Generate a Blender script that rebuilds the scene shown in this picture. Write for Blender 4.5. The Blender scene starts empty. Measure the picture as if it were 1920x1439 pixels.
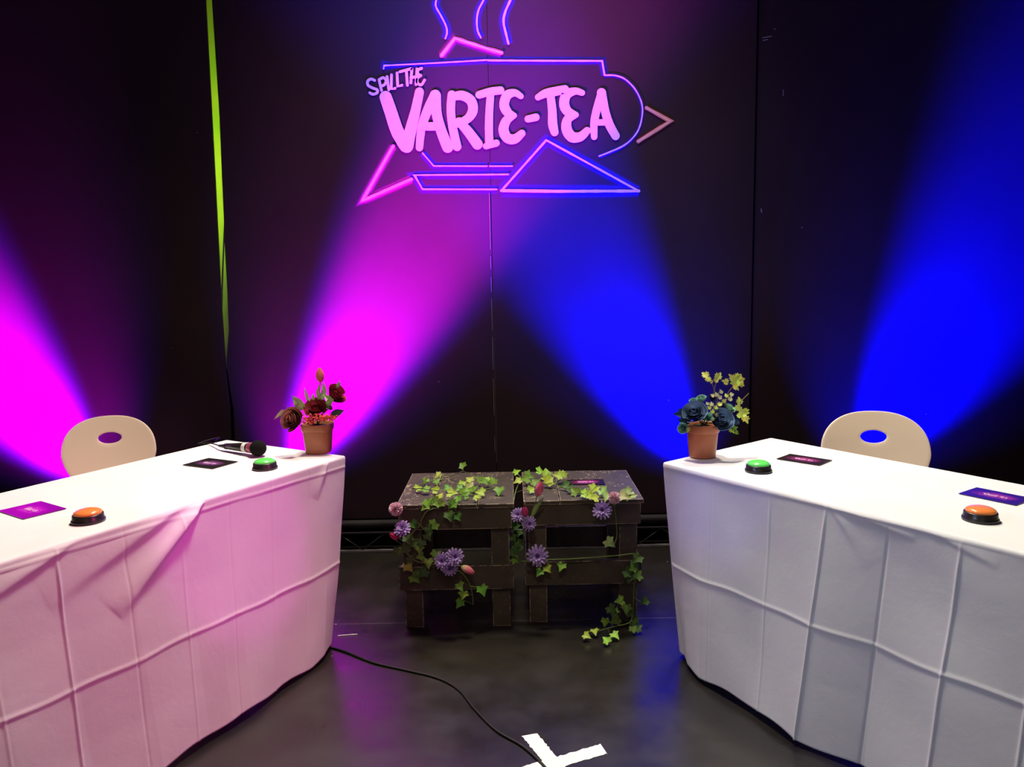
import bpy, math, random
from mathutils import Vector, Matrix
PI = math.pi
random.seed(7)
scn = bpy.context.scene
COL = scn.collection

# ---------------------------------------------------------------- camera model
CH, CF = 1.45, 1480.0
_p, _r = math.radians(7.5), math.radians(1.1)
_R0 = Vector((1, 0, 0)); _U0 = Vector((0, math.sin(_p), math.cos(_p))); FW = Vector((0, math.cos(_p), -math.sin(_p)))
UP = _U0 * math.cos(_r) + _R0 * math.sin(_r)
RT = _R0 * math.cos(_r) - _U0 * math.sin(_r)
def ray(x, y): return FW + RT * ((x - 960) / CF) - UP * ((y - 719.5) / CF)
def atz(x, y, z):
    d = ray(x, y); t = (z - CH) / d.z
    return Vector((d.x * t, d.y * t, z))
def aty(x, y, Y):
    d = ray(x, y); t = Y / d.y
    return Vector((d.x * t, Y, CH + d.z * t))
cam = bpy.data.objects.new('camera', bpy.data.cameras.new('camera')); COL.objects.link(cam)
cam.matrix_world = Matrix.Translation((0, 0, CH)) @ Matrix((RT, UP, -FW)).transposed().to_4x4()
cam.data.sensor_width = 36; cam.data.lens = CF / 1920 * 36; cam.data.clip_start = .05
scn.camera = cam

# ---------------------------------------------------------------- helpers
def tag(o, label=None, cat=None, group=None, kind=None):
    if label: o['label'] = label
    if cat: o['category'] = cat
    if group: o['group'] = group
    if kind: o['kind'] = kind
    return o
def empty(name, loc=(0, 0, 0), rz=0, **k):
    o = bpy.data.objects.new(name, None); COL.objects.link(o)
    o.location = loc; o.rotation_euler = (0, 0, rz); o.empty_display_size = .05
    return tag(o, **k)
class MB:
    def __init__(s): s.v = []; s.f = []; s.c = []
    def add(s, vs, fs, col=None):
        n = len(s.v); s.v += [tuple(v) for v in vs]; s.f += [tuple(i + n for i in f) for f in fs]
        if col is None: col = (1, 1, 1)
        if isinstance(col, list): s.c += col
        else: s.c += [col] * len(vs)
        return s
    def box(s, a, b, M=None, col=None):
        x0, y0, z0 = a; x1, y1, z1 = b
        vs = [Vector(p) for p in ((x0,y0,z0),(x1,y0,z0),(x1,y1,z0),(x0,y1,z0),(x0,y0,z1),(x1,y0,z1),(x1,y1,z1),(x0,y1,z1))]
        if M: vs = [M @ v for v in vs]
        return s.add(vs, [(3,2,1,0),(4,5,6,7),(0,1,5,4),(1,2,6,5),(2,3,7,6),(3,0,4,7)], col)
    def lathe(s, prof, n=40, M=None, col=None):
        vs = []; fs = []
        for r, z in prof:
            for k in range(n):
                a = 2 * PI * k / n; v = Vector((r * math.cos(a), r * math.sin(a), z)); vs.append(M @ v if M else v)
        for i in range(len(prof) - 1):
            for k in range(n):
                fs.append((i*n+k, i*n+(k+1) % n, (i+1)*n+(k+1) % n, (i+1)*n+k))
        fs.append(tuple(range(n))[::-1]); fs.append(tuple((len(prof)-1)*n+k for k in range(n)))
        return s.add(vs, fs, col)
    def tube(s, pts, r, n=8, smooth=6, col=None, taper=None):
        pts = [Vector(p) for p in pts]
        if smooth and len(pts) > 2:
            q = []
            for i in range(len(pts) - 1):
                p0 = pts[max(i-1, 0)]; p1 = pts[i]; p2 = pts[i+1]; p3 = pts[min(i+2, len(pts)-1)]
                for j in range(smooth):
                    t = j / smooth
                    q.append(.5*((2*p1)+(p2-p0)*t+(2*p0-5*p1+4*p2-p3)*t*t+(3*p1-p0-3*p2+p3)*t**3))
            pts = q + [pts[-1]]
        vs = []; fs = []; up = Vector((0, 0, 1)); m = len(pts)
        for i, p in enumerate(pts):
            d = (pts[min(i+1, m-1)] - pts[max(i-1, 0)]).normalized()
            if abs(d.dot(up)) > .95: up = Vector((1, 0, 0)) if abs(d.x) < .9 else Vector((0, 1, 0))
            a = d.cross(up).normalized(); b = a.cross(d).normalized(); up = b
            rr = r if taper is None else r * (1 + (taper - 1) * i / (m - 1))
            for k in range(n):
                an = 2*PI*k/n; vs.append(p + a*math.cos(an)*rr + b*math.sin(an)*rr)
        for i in range(m-1):
            for k in range(n): fs.append((i*n+k, i*n+(k+1) % n, (i+1)*n+(k+1) % n, (i+1)*n+k))
        fs.append(tuple(range(n))[::-1]); fs.append(tuple((m-1)*n+k for k in range(n)))
        return s.add(vs, fs, col)
    def grid(s, fn, nu, nv, col=None, closed=False):
        vs = []; cs = []
        for j in range(nv + 1):
            for i in range(nu + (0 if closed else 1)):
                vs.append(fn(i / nu, j / nv)); cs.append(col(i / nu, j / nv) if callable(col) else (col or (1, 1, 1)))
        w = nu if closed else nu + 1; fs = []
        for j in range(nv):
            for i in range(nu):
                fs.append((j*w+i, j*w+(i+1) % w, (j+1)*w+(i+1) % w, (j+1)*w+i))
        return s.add(vs, fs, cs)
    def build(s, name, mat, parent=None, smooth=True, solid=0, bevel=0, sub=0, auto=None, loc=None):
        me = bpy.data.meshes.new(name); me.from_pydata(s.v, [], s.f); me.update()
        at = me.color_attributes.new('col', 'FLOAT_COLOR', 'POINT')
        flat = []
        for c in s.c: flat += [c[0], c[1], c[2], c[3] if len(c) > 3 else 1.0]
        at.data.foreach_set('color', flat)
        me.materials.append(mat)
        if smooth: me.polygons.foreach_set('use_smooth', [True] * len(me.polygons))
        o = bpy.data.objects.new(name, me); COL.objects.link(o)
        if parent: o.parent = parent
        if loc is not None: o.location = loc
        if solid:
            m = o.modifiers.new('solid', 'SOLIDIFY'); m.thickness = solid; m.offset = 0
        if bevel:
            m = o.modifiers.new('bevel', 'BEVEL'); m.width = bevel; m.segments = 2; m.limit_method = 'ANGLE'
        if sub:
            m = o.modifiers.new('sub', 'SUBSURF'); m.levels = sub; m.render_levels = sub
        return o
def frame(p, n, up=(0, 0, 1), roll=0):
    n = Vector(n).normalized(); u = Vector(up)
    x = u.cross(n)
    if x.length < 1e-3: x = Vector((1, 0, 0)).cross(n)
    x.normalize(); y = n.cross(x)
    M = Matrix((x, y, n)).transposed().to_4x4()
    return Matrix.Translation(p) @ M @ Matrix.Rotation(roll, 4, 'Z')

# ---------------------------------------------------------------- materials
class NT:
    def __init__(s, name):
        s.m = bpy.data.materials.new(name); s.m.use_nodes = True; s.t = s.m.node_tree
        s.b = s.t.nodes['Principled BSDF']; s.out = s.t.nodes['Material Output']
    def n(s, typ, **k):
        o = s.t.nodes.new(typ)
        for a, v in k.items(): setattr(o, a, v)
        return o
    def l(s, a, b): s.t.links.new(a, b)
    def math(s, op, a, b=None):
        o = s.n('ShaderNodeMath', operation=op)
        for i, v in enumerate((a, b)):
            if v is None: continue
            if isinstance(v, (int, float)): o.inputs[i].default_value = v
            else: s.l(v, o.inputs[i])
        return o.outputs[0]
    def ramp(s, fac, stops):
        r = s.n('ShaderNodeValToRGB'); e = r.color_ramp.elements
        while len(e) < len(stops): e.new(.5)
        for i, (p, c) in enumerate(stops):
            e[i].position = p; e[i].color = (c[0], c[1], c[2], 1) if hasattr(c, '__len__') else (c, c, c, 1)
        s.l(fac, r.inputs[0]); return r.outputs[0]
    def mix(s, f, a, b, typ='MIX'):
        o = s.n('ShaderNodeMix', data_type='RGBA', blend_type=typ)
        for sock, v in ((o.inputs[0], f), (o.inputs[6], a), (o.inputs[7], b)):
            if hasattr(v, 'links') or isinstance(v, bpy.types.NodeSocket): s.l(v, sock)
            elif isinstance(v, (int, float)): sock.default_value = v
            else: sock.default_value = (v[0], v[1], v[2], 1)
        return o.outputs[2]
    def noise(s, scale, detail=3, rough=.5, vec=None, dist=0):
        o = s.n('ShaderNodeTexNoise'); o.inputs['Scale'].default_value = scale; o.inputs['Detail'].default_value = detail
        o.inputs['Roughness'].default_value = rough; o.inputs['Distortion'].default_value = dist
        if vec is not None: s.l(vec, o.inputs['Vector'])
        return o.outputs[0]
    def obj(s): return s.n('ShaderNodeTexCoord').outputs['Object']
    def bump(s, h, strength=.2, dist=.01):
        o = s.n('ShaderNodeBump'); o.inputs['Strength'].default_value = strength; o.inputs['Distance'].default_value = dist
        s.l(h, o.inputs['Height']); s.l(o.outputs[0], s.b.inputs['Normal'])
    def set(s, col=None, rough=.5, spec=.5, metal=0):
        if col is not None: s.b.inputs['Base Color'].default_value = (col[0], col[1], col[2], 1)
        s.b.inputs['Roughness'].default_value = rough; s.b.inputs['Specular IOR Level'].default_value = spec
        s.b.inputs['Metallic'].default_value = metal
        return s
def simple(name, col, rough=.5, spec=.5, metal=0, var=.12, scale=30, bump=0):
    m = NT(name).set(col, rough, spec, metal)
    n = m.noise(scale, 3, .5, m.obj())
    m.l(m.mix(n, [c * (1 - var) for c in col], [min(1, c * (1 + var)) for c in col]), m.b.inputs['Base Color'])
    if bump: m.bump(n, bump, .002)
    return m.m
def vcol(name, rough=.6, spec=.3, trans=0, var=.1, scale=60):
    m = NT(name).set(None, rough, spec)
    a = m.n('ShaderNodeAttribute', attribute_name='col').outputs['Color']
    n = m.noise(scale, 2, .5, m.obj())
    c = m.mix(m.math('MULTIPLY', n, var * 2), a, (.02, .02, .01))
    m.l(c, m.b.inputs['Base Color'])
    if trans:
        t = m.n('ShaderNodeBsdfTranslucent'); m.l(c, t.inputs[0])
        x = m.n('ShaderNodeMixShader'); x.inputs[0].default_value = trans
        m.l(m.b.outputs[0], x.inputs[1]); m.l(t.outputs[0], x.inputs[2]); m.l(x.outputs[0], m.out.inputs[0])
    return m.m

# black painted wall flats: faint mottling plus a few pale chips
def wall_mat():
    m = NT('black_wall_paint').set((.02, .02, .02), .62, .22)
    o = m.obj()
    base = m.ramp(m.noise(1.6, 4, .55, o), [(.3, (.023, .0105, .0145)), (.7, (.031, .0145, .0195))])
    v = m.n('ShaderNodeTexVoronoi'); v.inputs['Scale'].default_value = 3.1; m.l(o, v.inputs['Vector'])
    dots = m.math('LESS_THAN', v.outputs['Distance'], .011)
    m.l(m.mix(m.math('MULTIPLY', dots, .55), base, (.5, .48, .5)), m.b.inputs['Base Color'])
    m.bump(m.noise(90, 3, .6, o), .08, .003)
    return m.m
def floor_mat():
    m = NT('black_dance_floor').set((.02, .02, .02), .36, .7)
    o = m.obj()
    base = m.ramp(m.noise(2.3, 6, .6, o, .4), [(.32, (.0105, .0085, .0062)), (.66, (.021, .0165, .012))])
    v = m.n('ShaderNodeTexVoronoi'); v.inputs['Scale'].default_value = 7.0; m.l(o, v.inputs['Vector'])
    dots = m.math('LESS_THAN', v.outputs['Distance'], .026)
    c = m.mix(m.math('MULTIPLY', dots, .6), base, (.4, .38, .34))
    # scuffs: stretched thresholded noise
    mp = m.n('ShaderNodeMapping'); mp.inputs['Scale'].default_value = (3, 14, 1); mp.inputs['Rotation'].default_value = (0, 0, .5); m.l(o, mp.inputs[0])
    sc = m.ramp(m.noise(2.2, 5, .75, mp.outputs[0], 1.0), [(.69, 0), (.76, 1)])
    c = m.mix(m.math('MULTIPLY', sc, .13), c, (.45, .42, .38))
    sep = m.n('ShaderNodeSeparateXYZ'); m.l(o, sep.inputs[0])
    seam = m.math('LESS_THAN', m.math('ABSOLUTE', m.math('SUBTRACT', sep.outputs[1], 3.221)), .0018)
    c = m.mix(m.math('MULTIPLY', seam, .28), c, (.3, .27, .27))
    m.l(c, m.b.inputs['Base Color'])
    m.l(m.ramp(m.noise(5, 4, .6, o), [(.3, .24), (.7, .38)]), m.b.inputs['Roughness'])
    m.bump(m.noise(60, 3, .6, o), .06, .002)
    return m.m
def wood_mat():
    m = NT('black_painted_pallet_wood').set((.03, .025, .02), .6, .35)
    o = m.obj()
    base = m.ramp(m.noise(9, 5, .6, o), [(.3, (.050, .038, .026)), (.7, (.090, .068, .046))])
    g = m.n('ShaderNodeNewGeometry')
    bv = m.n('ShaderNodeBevel'); bv.inputs['Radius'].default_value = .0055; bv.samples = 6
    dp = m.n('ShaderNodeVectorMath', operation='DOT_PRODUCT'); m.l(bv.outputs[0], dp.inputs[0]); m.l(g.outputs['Normal'], dp.inputs[1])
    edge = m.math('LESS_THAN', dp.outputs['Value'], .985)
    wear = m.ramp(m.noise(22, 5, .7, o), [(.44, 0), (.52, 1)])
    sp = m.ramp(m.noise(60, 3, .7, o), [(.585, 0), (.62, 1)])
    pt = m.ramp(m.noise(7, 2, .5, o), [(.46, 0), (.54, 1)])
    sep = m.n('ShaderNodeSeparateXYZ'); m.l(o, sep.inputs[0])
    top = m.math('GREATER_THAN', sep.outputs[2], .525)
    c = m.mix(m.math('MULTIPLY', m.math('MULTIPLY', sp, pt), m.math('ADD', m.math('MULTIPLY', top, .6), .06)), base, (.60, .48, .27))
    c = m.mix(m.math('MULTIPLY', m.math('MULTIPLY', edge, wear), .85), c, (.62, .50, .34))
    m.l(c, m.b.inputs['Base Color']); m.bump(m.noise(40, 4, .6, o), .25, .002)
    return m.m
def cloth_mat():
    m = NT('white_paper_tablecloth').set((.86, .84, .82), .62, .3)
    o = m.obj()
    m.l(m.ramp(m.noise(4, 3, .5, o), [(.3, (.83, .81, .79)), (.7, (.88, .86, .84))]), m.b.inputs['Base Color'])
    m.bump(m.noise(14, 4, .55, o, .3), .30, .006)
    return m.m
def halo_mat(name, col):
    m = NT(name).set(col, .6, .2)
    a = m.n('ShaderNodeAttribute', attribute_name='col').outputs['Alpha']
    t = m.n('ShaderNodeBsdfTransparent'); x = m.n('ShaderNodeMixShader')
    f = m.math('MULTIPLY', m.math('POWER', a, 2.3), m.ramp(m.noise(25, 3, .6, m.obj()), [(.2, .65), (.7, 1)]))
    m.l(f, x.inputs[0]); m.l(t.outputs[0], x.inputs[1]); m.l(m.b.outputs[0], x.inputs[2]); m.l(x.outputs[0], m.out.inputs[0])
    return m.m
def card_mat(name, edge, glow):
    m = NT(name).set((.01, .01, .01), .22, .5)
    o = m.obj(); mp = m.n('ShaderNodeMapping'); mp.inputs['Scale'].default_value = (13, 24, 0); m.l(o, mp.inputs[0])
    ln = m.n('ShaderNodeVectorMath', operation='LENGTH'); m.l(mp.outputs[0], ln.inputs[0])
    d = m.math('ADD', ln.outputs['Value'], m.math('MULTIPLY', m.math('SUBTRACT', m.noise(22, 4, .6, o), .5), .8))
    m.l(m.ramp(d, [(0, glow), (.45, [g * .55 + e * .3 for g, e in zip(glow, edge)]), (.95, edge)]), m.b.inputs['Base Color'])
    return m.m
W_wall = wall_mat(); W_floor = floor_mat(); WOOD = wood_mat(); CLOTH = cloth_mat()
BLACK = simple('black_plastic', (.018, .014, .013), .32, .5)
RUBBER = simple('black_rubber', (.012, .011, .011), .5, .4)
FOAM = simple('black_foam', (.010, .009, .009), .95, .1, bump=.6, scale=400)
VOID = simple('void_shade_black', (.004, .004, .004), .95, .05)  # near-black sheets standing in for shade in gaps and behind the truss
def lime_mat():  # green surface made translucent so the added lamp behind brightens it
    m = NT('lime_green_translucent').set((.62, .80, .10), .6, .2)
    t = m.n('ShaderNodeBsdfTranslucent'); x = m.n('ShaderNodeMixShader'); x.inputs[0].default_value = .6
    c = m.ramp(m.noise(3, 2, .5, m.obj()), [(.3, (.50, .78, .07)), (.7, (.66, .82, .12))])
    m.l(c, m.b.inputs['Base Color']); m.l(c, t.inputs[0])
    m.l(m.b.outputs[0], x.inputs[1]); m.l(t.outputs[0], x.inputs[2]); m.l(x.outputs[0], m.out.inputs[0])
    return m.m
LIME = lime_mat()
TAPE = simple('white_cloth_tape', (.9, .9, .88), .6, .2, var=.03)
TERRA = simple('terracotta_plastic', (.46, .135, .060), .38, .45, var=.06)
TERRA2 = simple('brown_terracotta_plastic', (.36, .125, .055), .38, .45, var=.06)
SOIL = simple('potting_foam', (.02, .014, .01), .9, .1)
CHAIRM = simple('cream_moulded_plastic', (.80, .66, .52), .42, .35, var=.02, scale=6)
STEEL = simple('grey_metal', (.35, .34, .33), .35, .5, .8)
TRUSSM = simple('worn_black_truss_paint', (.025, .02, .024), .4, .5, var=.6, scale=8)
TRUSSW = simple('truss_edge_highlight', (.13, .115, .12), .45, .5, var=.8, scale=14)  # paler colour paints the highlight along the truss bottom rail
GREENB = simple('green_buzzer_plastic', (.14, .80, .13), .22, .5, var=.03)
ORANGEB = simple('orange_buzzer_plastic', (.95, .27, .06), .22, .5, var=.03)
PINKMET = simple('pink_metal_ring', (.45, .09, .16), .3, .5, .3)
LABEL = simple('white_label_tape', (.85, .8, .78), .6, .3)
LEAF = vcol('ivy_leaf', .5, .35, .25)
PETAL = vcol('fabric_petal', .75, .15, .2)
STEMM = simple('green_wire_stem', (.14, .20, .045), .6, .3)
BROWNSTEM = simple('brown_twig', (.22, .17, .08), .6, .3)

# ---------------------------------------------------------------- setting
def struct(mb, name, mat, label, **k): return tag(mb.build(name, mat, smooth=False, **k), label, kind='structure')
WY = 4.2
struct(MB().box((-5, -3.5, -.05), (5, 5, 0)), 'floor', W_floor, 'glossy black stage floor with pale specks and a thin joint line')
GX = -1.515
z0, z1 = .165, 3.7
struct(MB().box((-4.5, WY, z0), (-1.545, WY + .02, z1)), 'wall_left', W_wall, 'black painted flat left of the lime green gap')
# centre flat is two boards with a fine joint
c = MB().box((-1.475, WY, z0), (-.0925, WY + .02, z1)); c.box((-.0895, WY, z0), (1.276, WY + .02, z1))
struct(c, 'wall_back', W_wall, 'black centre flat carrying the painted teapot sign')
struct(MB().box((1.288, WY + .010, z0), (4.5, WY + .03, z1)), 'wall_right', W_wall, 'black painted flat on the right behind the cream chair')
# recess with dark filler between the left and centre flats; lime paint shows through it
def wallpoly(pts, Y):
    return [aty(x, y, Y) for x, y in pts]
r = MB().box((-1.56, WY + .020, z0), (-1.46, WY + .03, 1.0)); r.box((1.27, WY + .022, z0), (1.30, WY + .04, z1))
struct(r, 'trim_1', VOID, 'dark gap between the left and centre flats')
g = MB()
P = wallpoly([(383,-40),(397,-40),(402,20),(410,180),(417,350),(420,415),(414,556),(410,470),(404,350),(394,160)], WY + .0125)
g.add(P, [tuple(range(len(P)))[::-1]])
P = wallpoly([(421,455),(426,540),(429,620),(423,690),(417,600),(418,545)], WY + .0125)
g.add(P, [tuple(range(len(P)))[::-1]])
struct(g, 'trim_2', LIME, 'lime green sliver showing through the gap beside the left flat', solid=.002)
# edges of the flats closing over the gap except where the green shows
e = MB()
P = wallpoly([(360,-40),(383,-40),(394,160),(404,350),(410,470),(414,556),(417,600),(423,690),(431,760),(433,850),(436,1000),(409,1000)], WY - .001)
e.add(P + [p + Vector((0, .012, 0)) for p in P], [tuple(range(len(P)))[::-1]] + [(i, (i+1) % len(P), len(P)+(i+1) % len(P), len(P)+i) for i in range(len(P))])
struct(e, 'trim_3', W_wall, 'black edge strip of the left flat')
e = MB()
P = wallpoly([(397,-40),(402,20),(410,180),(417,350),(420,415),(421,455),(426,540),(429,620),(425,690),(438,770),(441,850),(446,1000),(472,1000),(436,-40)], WY - .001)
e.add(P + [p + Vector((0, .012, 0)) for p in P], [tuple(range(len(P)))] + [(i, (i+1) % len(P), len(P)+(i+1) % len(P), len(P)+i) for i in range(len(P))])
struct(e, 'trim_4', W_wall, 'black edge strip of the centre flat')
# worn pale joint down the centre flat (dashes of bare board edge)
j = MB()
for a, b in ((362, 468), (480, 505), (520, 548), (560, 620), (632, 694), (710, 780), (818, 848)):
    A = aty(917.5 + (a - 362) * .0215, a, WY); B = aty(917.5 + (b - 362) * .0215, b, WY)
    j.box((A.x - .0016, WY - .002, B.z), (A.x + .0016, WY + .004, A.z))
struct(j, 'trim_5', simple('bare_board_edge', (.16, .14, .12), .7, .2, var=.6, scale=20), 'worn pale joint line running down the centre flat')
j = MB().tube([(-4, WY - .035, .145), (4, WY - .035, .145)], .022, 14, 0)
struct(j, 'trim_6', simple('matt_black_rail', (.016, .012, .014), .6, .25, var=.5, scale=9), 'scuffed black rounded rail along the foot of the flats')
struct(MB().box((-4.5, WY + .25, 0), (4.5, WY + .27, .4)).box((-4.5, WY + .0, z0 - .03), (4.5, WY + .25, z0 - .02)), 'wall_rear', VOID, 'black panel painted as the shaded void behind the truss')
# low ladder truss along the wall foot
t = empty('lighting_truss', (0, 4.14, 0), label='low black lattice truss lying along the foot of the wall', cat='truss')
MB().box((-1.9, -.012, -.0), (1.9, .012, .008)).build('rail', TRUSSW, t, smooth=False)
MB().box((-1.9, -.03, .0), (1.9, -.013, .004)).build('foot_plate', TRUSSM, t, smooth=False)
MB().tube([(-1.9, 0, .103), (1.9, 0, .103)], .006, 8, 0).build('rail', TRUSSM, t)
x = -1.9 + .07
k = 0
while x < 1.8:
    a, b = ((x, 0, .008), (x + .125, 0, .1)) if k % 2 == 0 else ((x, 0, .1), (x + .125, 0, .008))
    MB().tube([a, b], .0032, 6, 0).build('brace', TRUSSM, t)
    x += .125; k += 1
j = MB()
for a, b in (((1429, 71), (1447, 68)), ((1430, 76), (1440, 74)), ((1451, 55), (1455, 54)), ((1469, 168), (1468, 180)), ((1427, 391), (1428, 399))):
    A = aty(*a, WY + .009); B = aty(*b, WY + .009); d_ = Vector((0, 0, .0022)) if abs(a[0]-b[0]) > 3 else Vector((.0022, 0, 0))
    j.add([A - d_, B - d_, B + d_, A + d_], [(0, 1, 2, 3)])
struct(j, 'trim_7', simple('pale_scuff', (.28, .25, .27), .7), 'small pale scuff marks on the right flat')
# ---------------------------------------------------------------- teapot mural painted on the wall
MU = Vector((0, 0, 0))
LV = [0]
def ribbon(mb, pts, w, Y, cap=True, soft=False, jit=0.0, smooth=0):
    """a painted stroke: pts are wall points (x, z[, width])"""
    P = [(p[0], p[1], (p[2] if len(p) > 2 else w)) for p in pts]
    if smooth and len(P) > 2:
        q = []
        for i in range(len(P) - 1):
            p0 = P[max(i-1, 0)]; p1 = P[i]; p2 = P[i+1]; p3 = P[min(i+2, len(P)-1)]
            for s_ in range(smooth):
                t_ = s_ / smooth
                q.append(tuple(.5*((2*p1[d])+(p2[d]-p0[d])*t_+(2*p0[d]-5*p1[d]+4*p2[d]-p3[d])*t_*t_+(3*p1[d]-p0[d]-3*p2[d]+p3[d])*t_**3) for d in range(3)))
        P = q + [P[-1]]
    else:  # subdivide long segments for a hand-painted wobble
        q = []
        for i in range(len(P) - 1):
            L = math.dist(P[i][:2], P[i+1][:2]); n = max(1, int(L / .03))
            for s_ in range(n):
                t_ = s_ / n; q.append(tuple(P[i][d] + (P[i+1][d] - P[i][d]) * t_ for d in range(3)))
        P = q + [P[-1]]
    m = len(P); L = []; R = []; C = []
    for i in range(m):
        a = P[max(i-1, 0)]; b = P[min(i+1, m-1)]
        d = Vector((b[0]-a[0], b[1]-a[1])); d.normalize(); n = Vector((-d.y, d.x))
        if 0 < i < m-1:
            d1 = Vector((P[i][0]-a[0], P[i][1]-a[1])).normalized(); cs = max(.45, abs(d1.dot(d)))
        else: cs = 1
        h = P[i][2] / 2 / cs * (1 + random.uniform(-jit, jit)); p = Vector(P[i][:2])
        L.append(p + n*h); R.append(p - n*h); C.append(p)
    if soft:
        vs = []; cs_ = []
        for row, al in ((L, 0), (C, 1), (R, 0)):
            for p in row: vs.append((p.x, Y, p.y)); cs_.append((1, 1, 1, al))
        fs = []
        for r_ in range(2):
            for i in range(m-1): fs.append((r_*m+i, r_*m+i+1, (r_+1)*m+i+1, (r_+1)*m+i))
        mb.add(vs, fs, cs_)
    else:
        vs = [(p.x, Y, p.y) for p in L] + [(p.x, Y, p.y) for p in R]
        mb.add(vs, [(i, i+1, m+i+1, m+i) for i in range(m-1)])
        if cap:
            for p, wd in ((P[0], P[0][2]), (P[-1], P[-1][2])):
                n = 14; vv = [(p[0] + wd*.5*math.cos(2*PI*k/n), Y, p[1] + wd*.5*math.sin(2*PI*k/n)) for k in range(n)]
                mb.add([(v_[0], v_[1] - .00035, v_[2]) if Y > 1 else v_ for v_ in vv], [tuple(range(n))])
def mz(pts):  # zoomed sign sheet -> wall (x, z, width)
    out = []
    for p in pts:
        v = aty(660 + p[0] / 3.0968, p[1] / 3.0968, WY)
        out.append((v.x, v.z) + ((p[2] * 1.08 / 3.0968 * 4.2 / CF,) if len(p) > 2 else ()))
    return out
PXW = 4.2 / CF / 3.0968
PINKW = simple('pinkish_white_paint', (.82, .58, .80), .6, .2, var=.12, scale=7)
NEONW = simple('pale_lilac_paint', (.86, .50, .90), .6, .2, var=.15, scale=30)
NEONP = simple('hot_pink_paint', (.90, .20, .50), .6, .2, var=.25, scale=18)
SALM = simple('salmon_pink_paint', (.90, .30, .22), .6, .2, var=.2, scale=18)
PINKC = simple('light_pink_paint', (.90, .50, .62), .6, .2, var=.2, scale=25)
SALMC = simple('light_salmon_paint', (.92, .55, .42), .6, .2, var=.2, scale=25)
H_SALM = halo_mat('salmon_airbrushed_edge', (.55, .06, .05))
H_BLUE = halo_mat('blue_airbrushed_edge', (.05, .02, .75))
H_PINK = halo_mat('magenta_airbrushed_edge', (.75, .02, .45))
LETTERS = [
 ('letter_v', [([(196,566,64),(225,650,66),(262,760,68),(310,850,62)],), ([(392,535,46),(370,640,50),(345,740,58),(318,850,68)],)]),
 ('letter_a', [([(477,560,48),(440,640,48),(405,740,44),(392,858,38)],), ([(484,556,58),(492,660,52),(518,760,54),(556,856,58)],), ([(425,735,42),(500,735,42)],)]),
 ('letter_r', [([(580,552,44),(574,640,44),(585,740,44),(610,852,46)],), ([(590,562,40),(640,556,48),(690,585,50),(702,640,50),(672,690,44),(602,724,36)],), ([(622,708,44),(670,760,50),(728,838,56)],)]),
 ('letter_i', [([(738,552,38),(800,534,40),(862,526,40)],), ([(806,535,38),(798,640,40),(795,745,42),(798,838,42)],), ([(778,850,32),(838,832,36)],)]),
 ('letter_e', [([(980,560,30),(945,540,36),(900,556,48),(884,612,50),(905,655,46),(942,672,28)],), ([(942,672,28),(898,700,46),(880,755,52),(902,802,52),(945,808,48),(986,776,38)],)]),
 ('hyphen', [([(1022,692,36),(1068,682,38)],)]),
 ('letter_t', [([(1080,566,32),(1120,545,42),(1180,532,46),(1236,520,42)],), ([(1152,548,40),(1162,640,44),(1165,720,48),(1176,768,42)],)]),
 ('letter_e', [([(1336,540,30),(1295,530,36),(1245,552,50),(1232,605,52),(1252,648,48),(1300,668,30)],), ([(1300,668,30),(1252,695,46),(1246,750,54),(1275,795,54),(1325,795,48),(1365,760,38)],)]),
 ('letter_a', [([(1446,548,40),(1420,640,42),(1405,720,40),(1406,795,34)],), ([(1448,540,48),(1468,640,44),(1492,720,46),(1530,790,44)],), ([(1415,712,32),(1475,712,32)],)]),
]
SMALL = [
 ('letter_s', [([(132,468),(112,460),(92,472),(94,496),(120,512),(146,522),(146,540),(122,548),(104,540)],)]),
 ('letter_p', [([(158,466),(172,526)],), ([(158,464),(182,452),(198,468),(190,492),(166,502)],)]),
 ('letter_i', [([(204,446),(214,522)],)]),
 ('letter_l', [([(230,436),(228,518),(250,514)],)]),
 ('letter_l', [([(262,425),(266,502),(290,496)],)]),
 ('letter_t', [([(278,418),(345,400)],), ([(316,408),(322,496)],)]),
 ('letter_h', [([(348,402),(342,482)],), ([(378,402),(372,492)],), ([(342,452),(378,446)],)]),
 ('letter_e', [([(404,398),(384,408),(382,428),(400,440)],), ([(400,440),(380,456),(380,482),(402,494),(422,466)],)]),
]
mural = empty('wall_sign', (0, WY, 0), label='hand painted teapot outline with pink lettering on the black centre flat', cat='sign')
def part(mb, name, mat, parent=mural, label=None, loc=None):
    o = mb.build(name, mat, smooth=False)
    o.parent = parent; o.matrix_parent_inverse = Matrix.Translation((0, -WY, 0))
    if label: o['label'] = label
    return o
for n_, sts in LETTERS:
    mb = MB()
    for i, (s_,) in enumerate(sts): ribbon(mb, mz(s_), 0, WY - .0030 - .0001 * i, jit=.015, smooth=6)
    part(mb, n_, PINKW)
for n_, sts in SMALL:
    mb = MB()
    for i, (s_,) in enumerate(sts): ribbon(mb, mz(s_), 15 * PXW, WY - .0030 - .0001 * i, jit=.03, smooth=5 if len(s_) > 3 else 0)
    part(mb, n_, PINKW)
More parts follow.
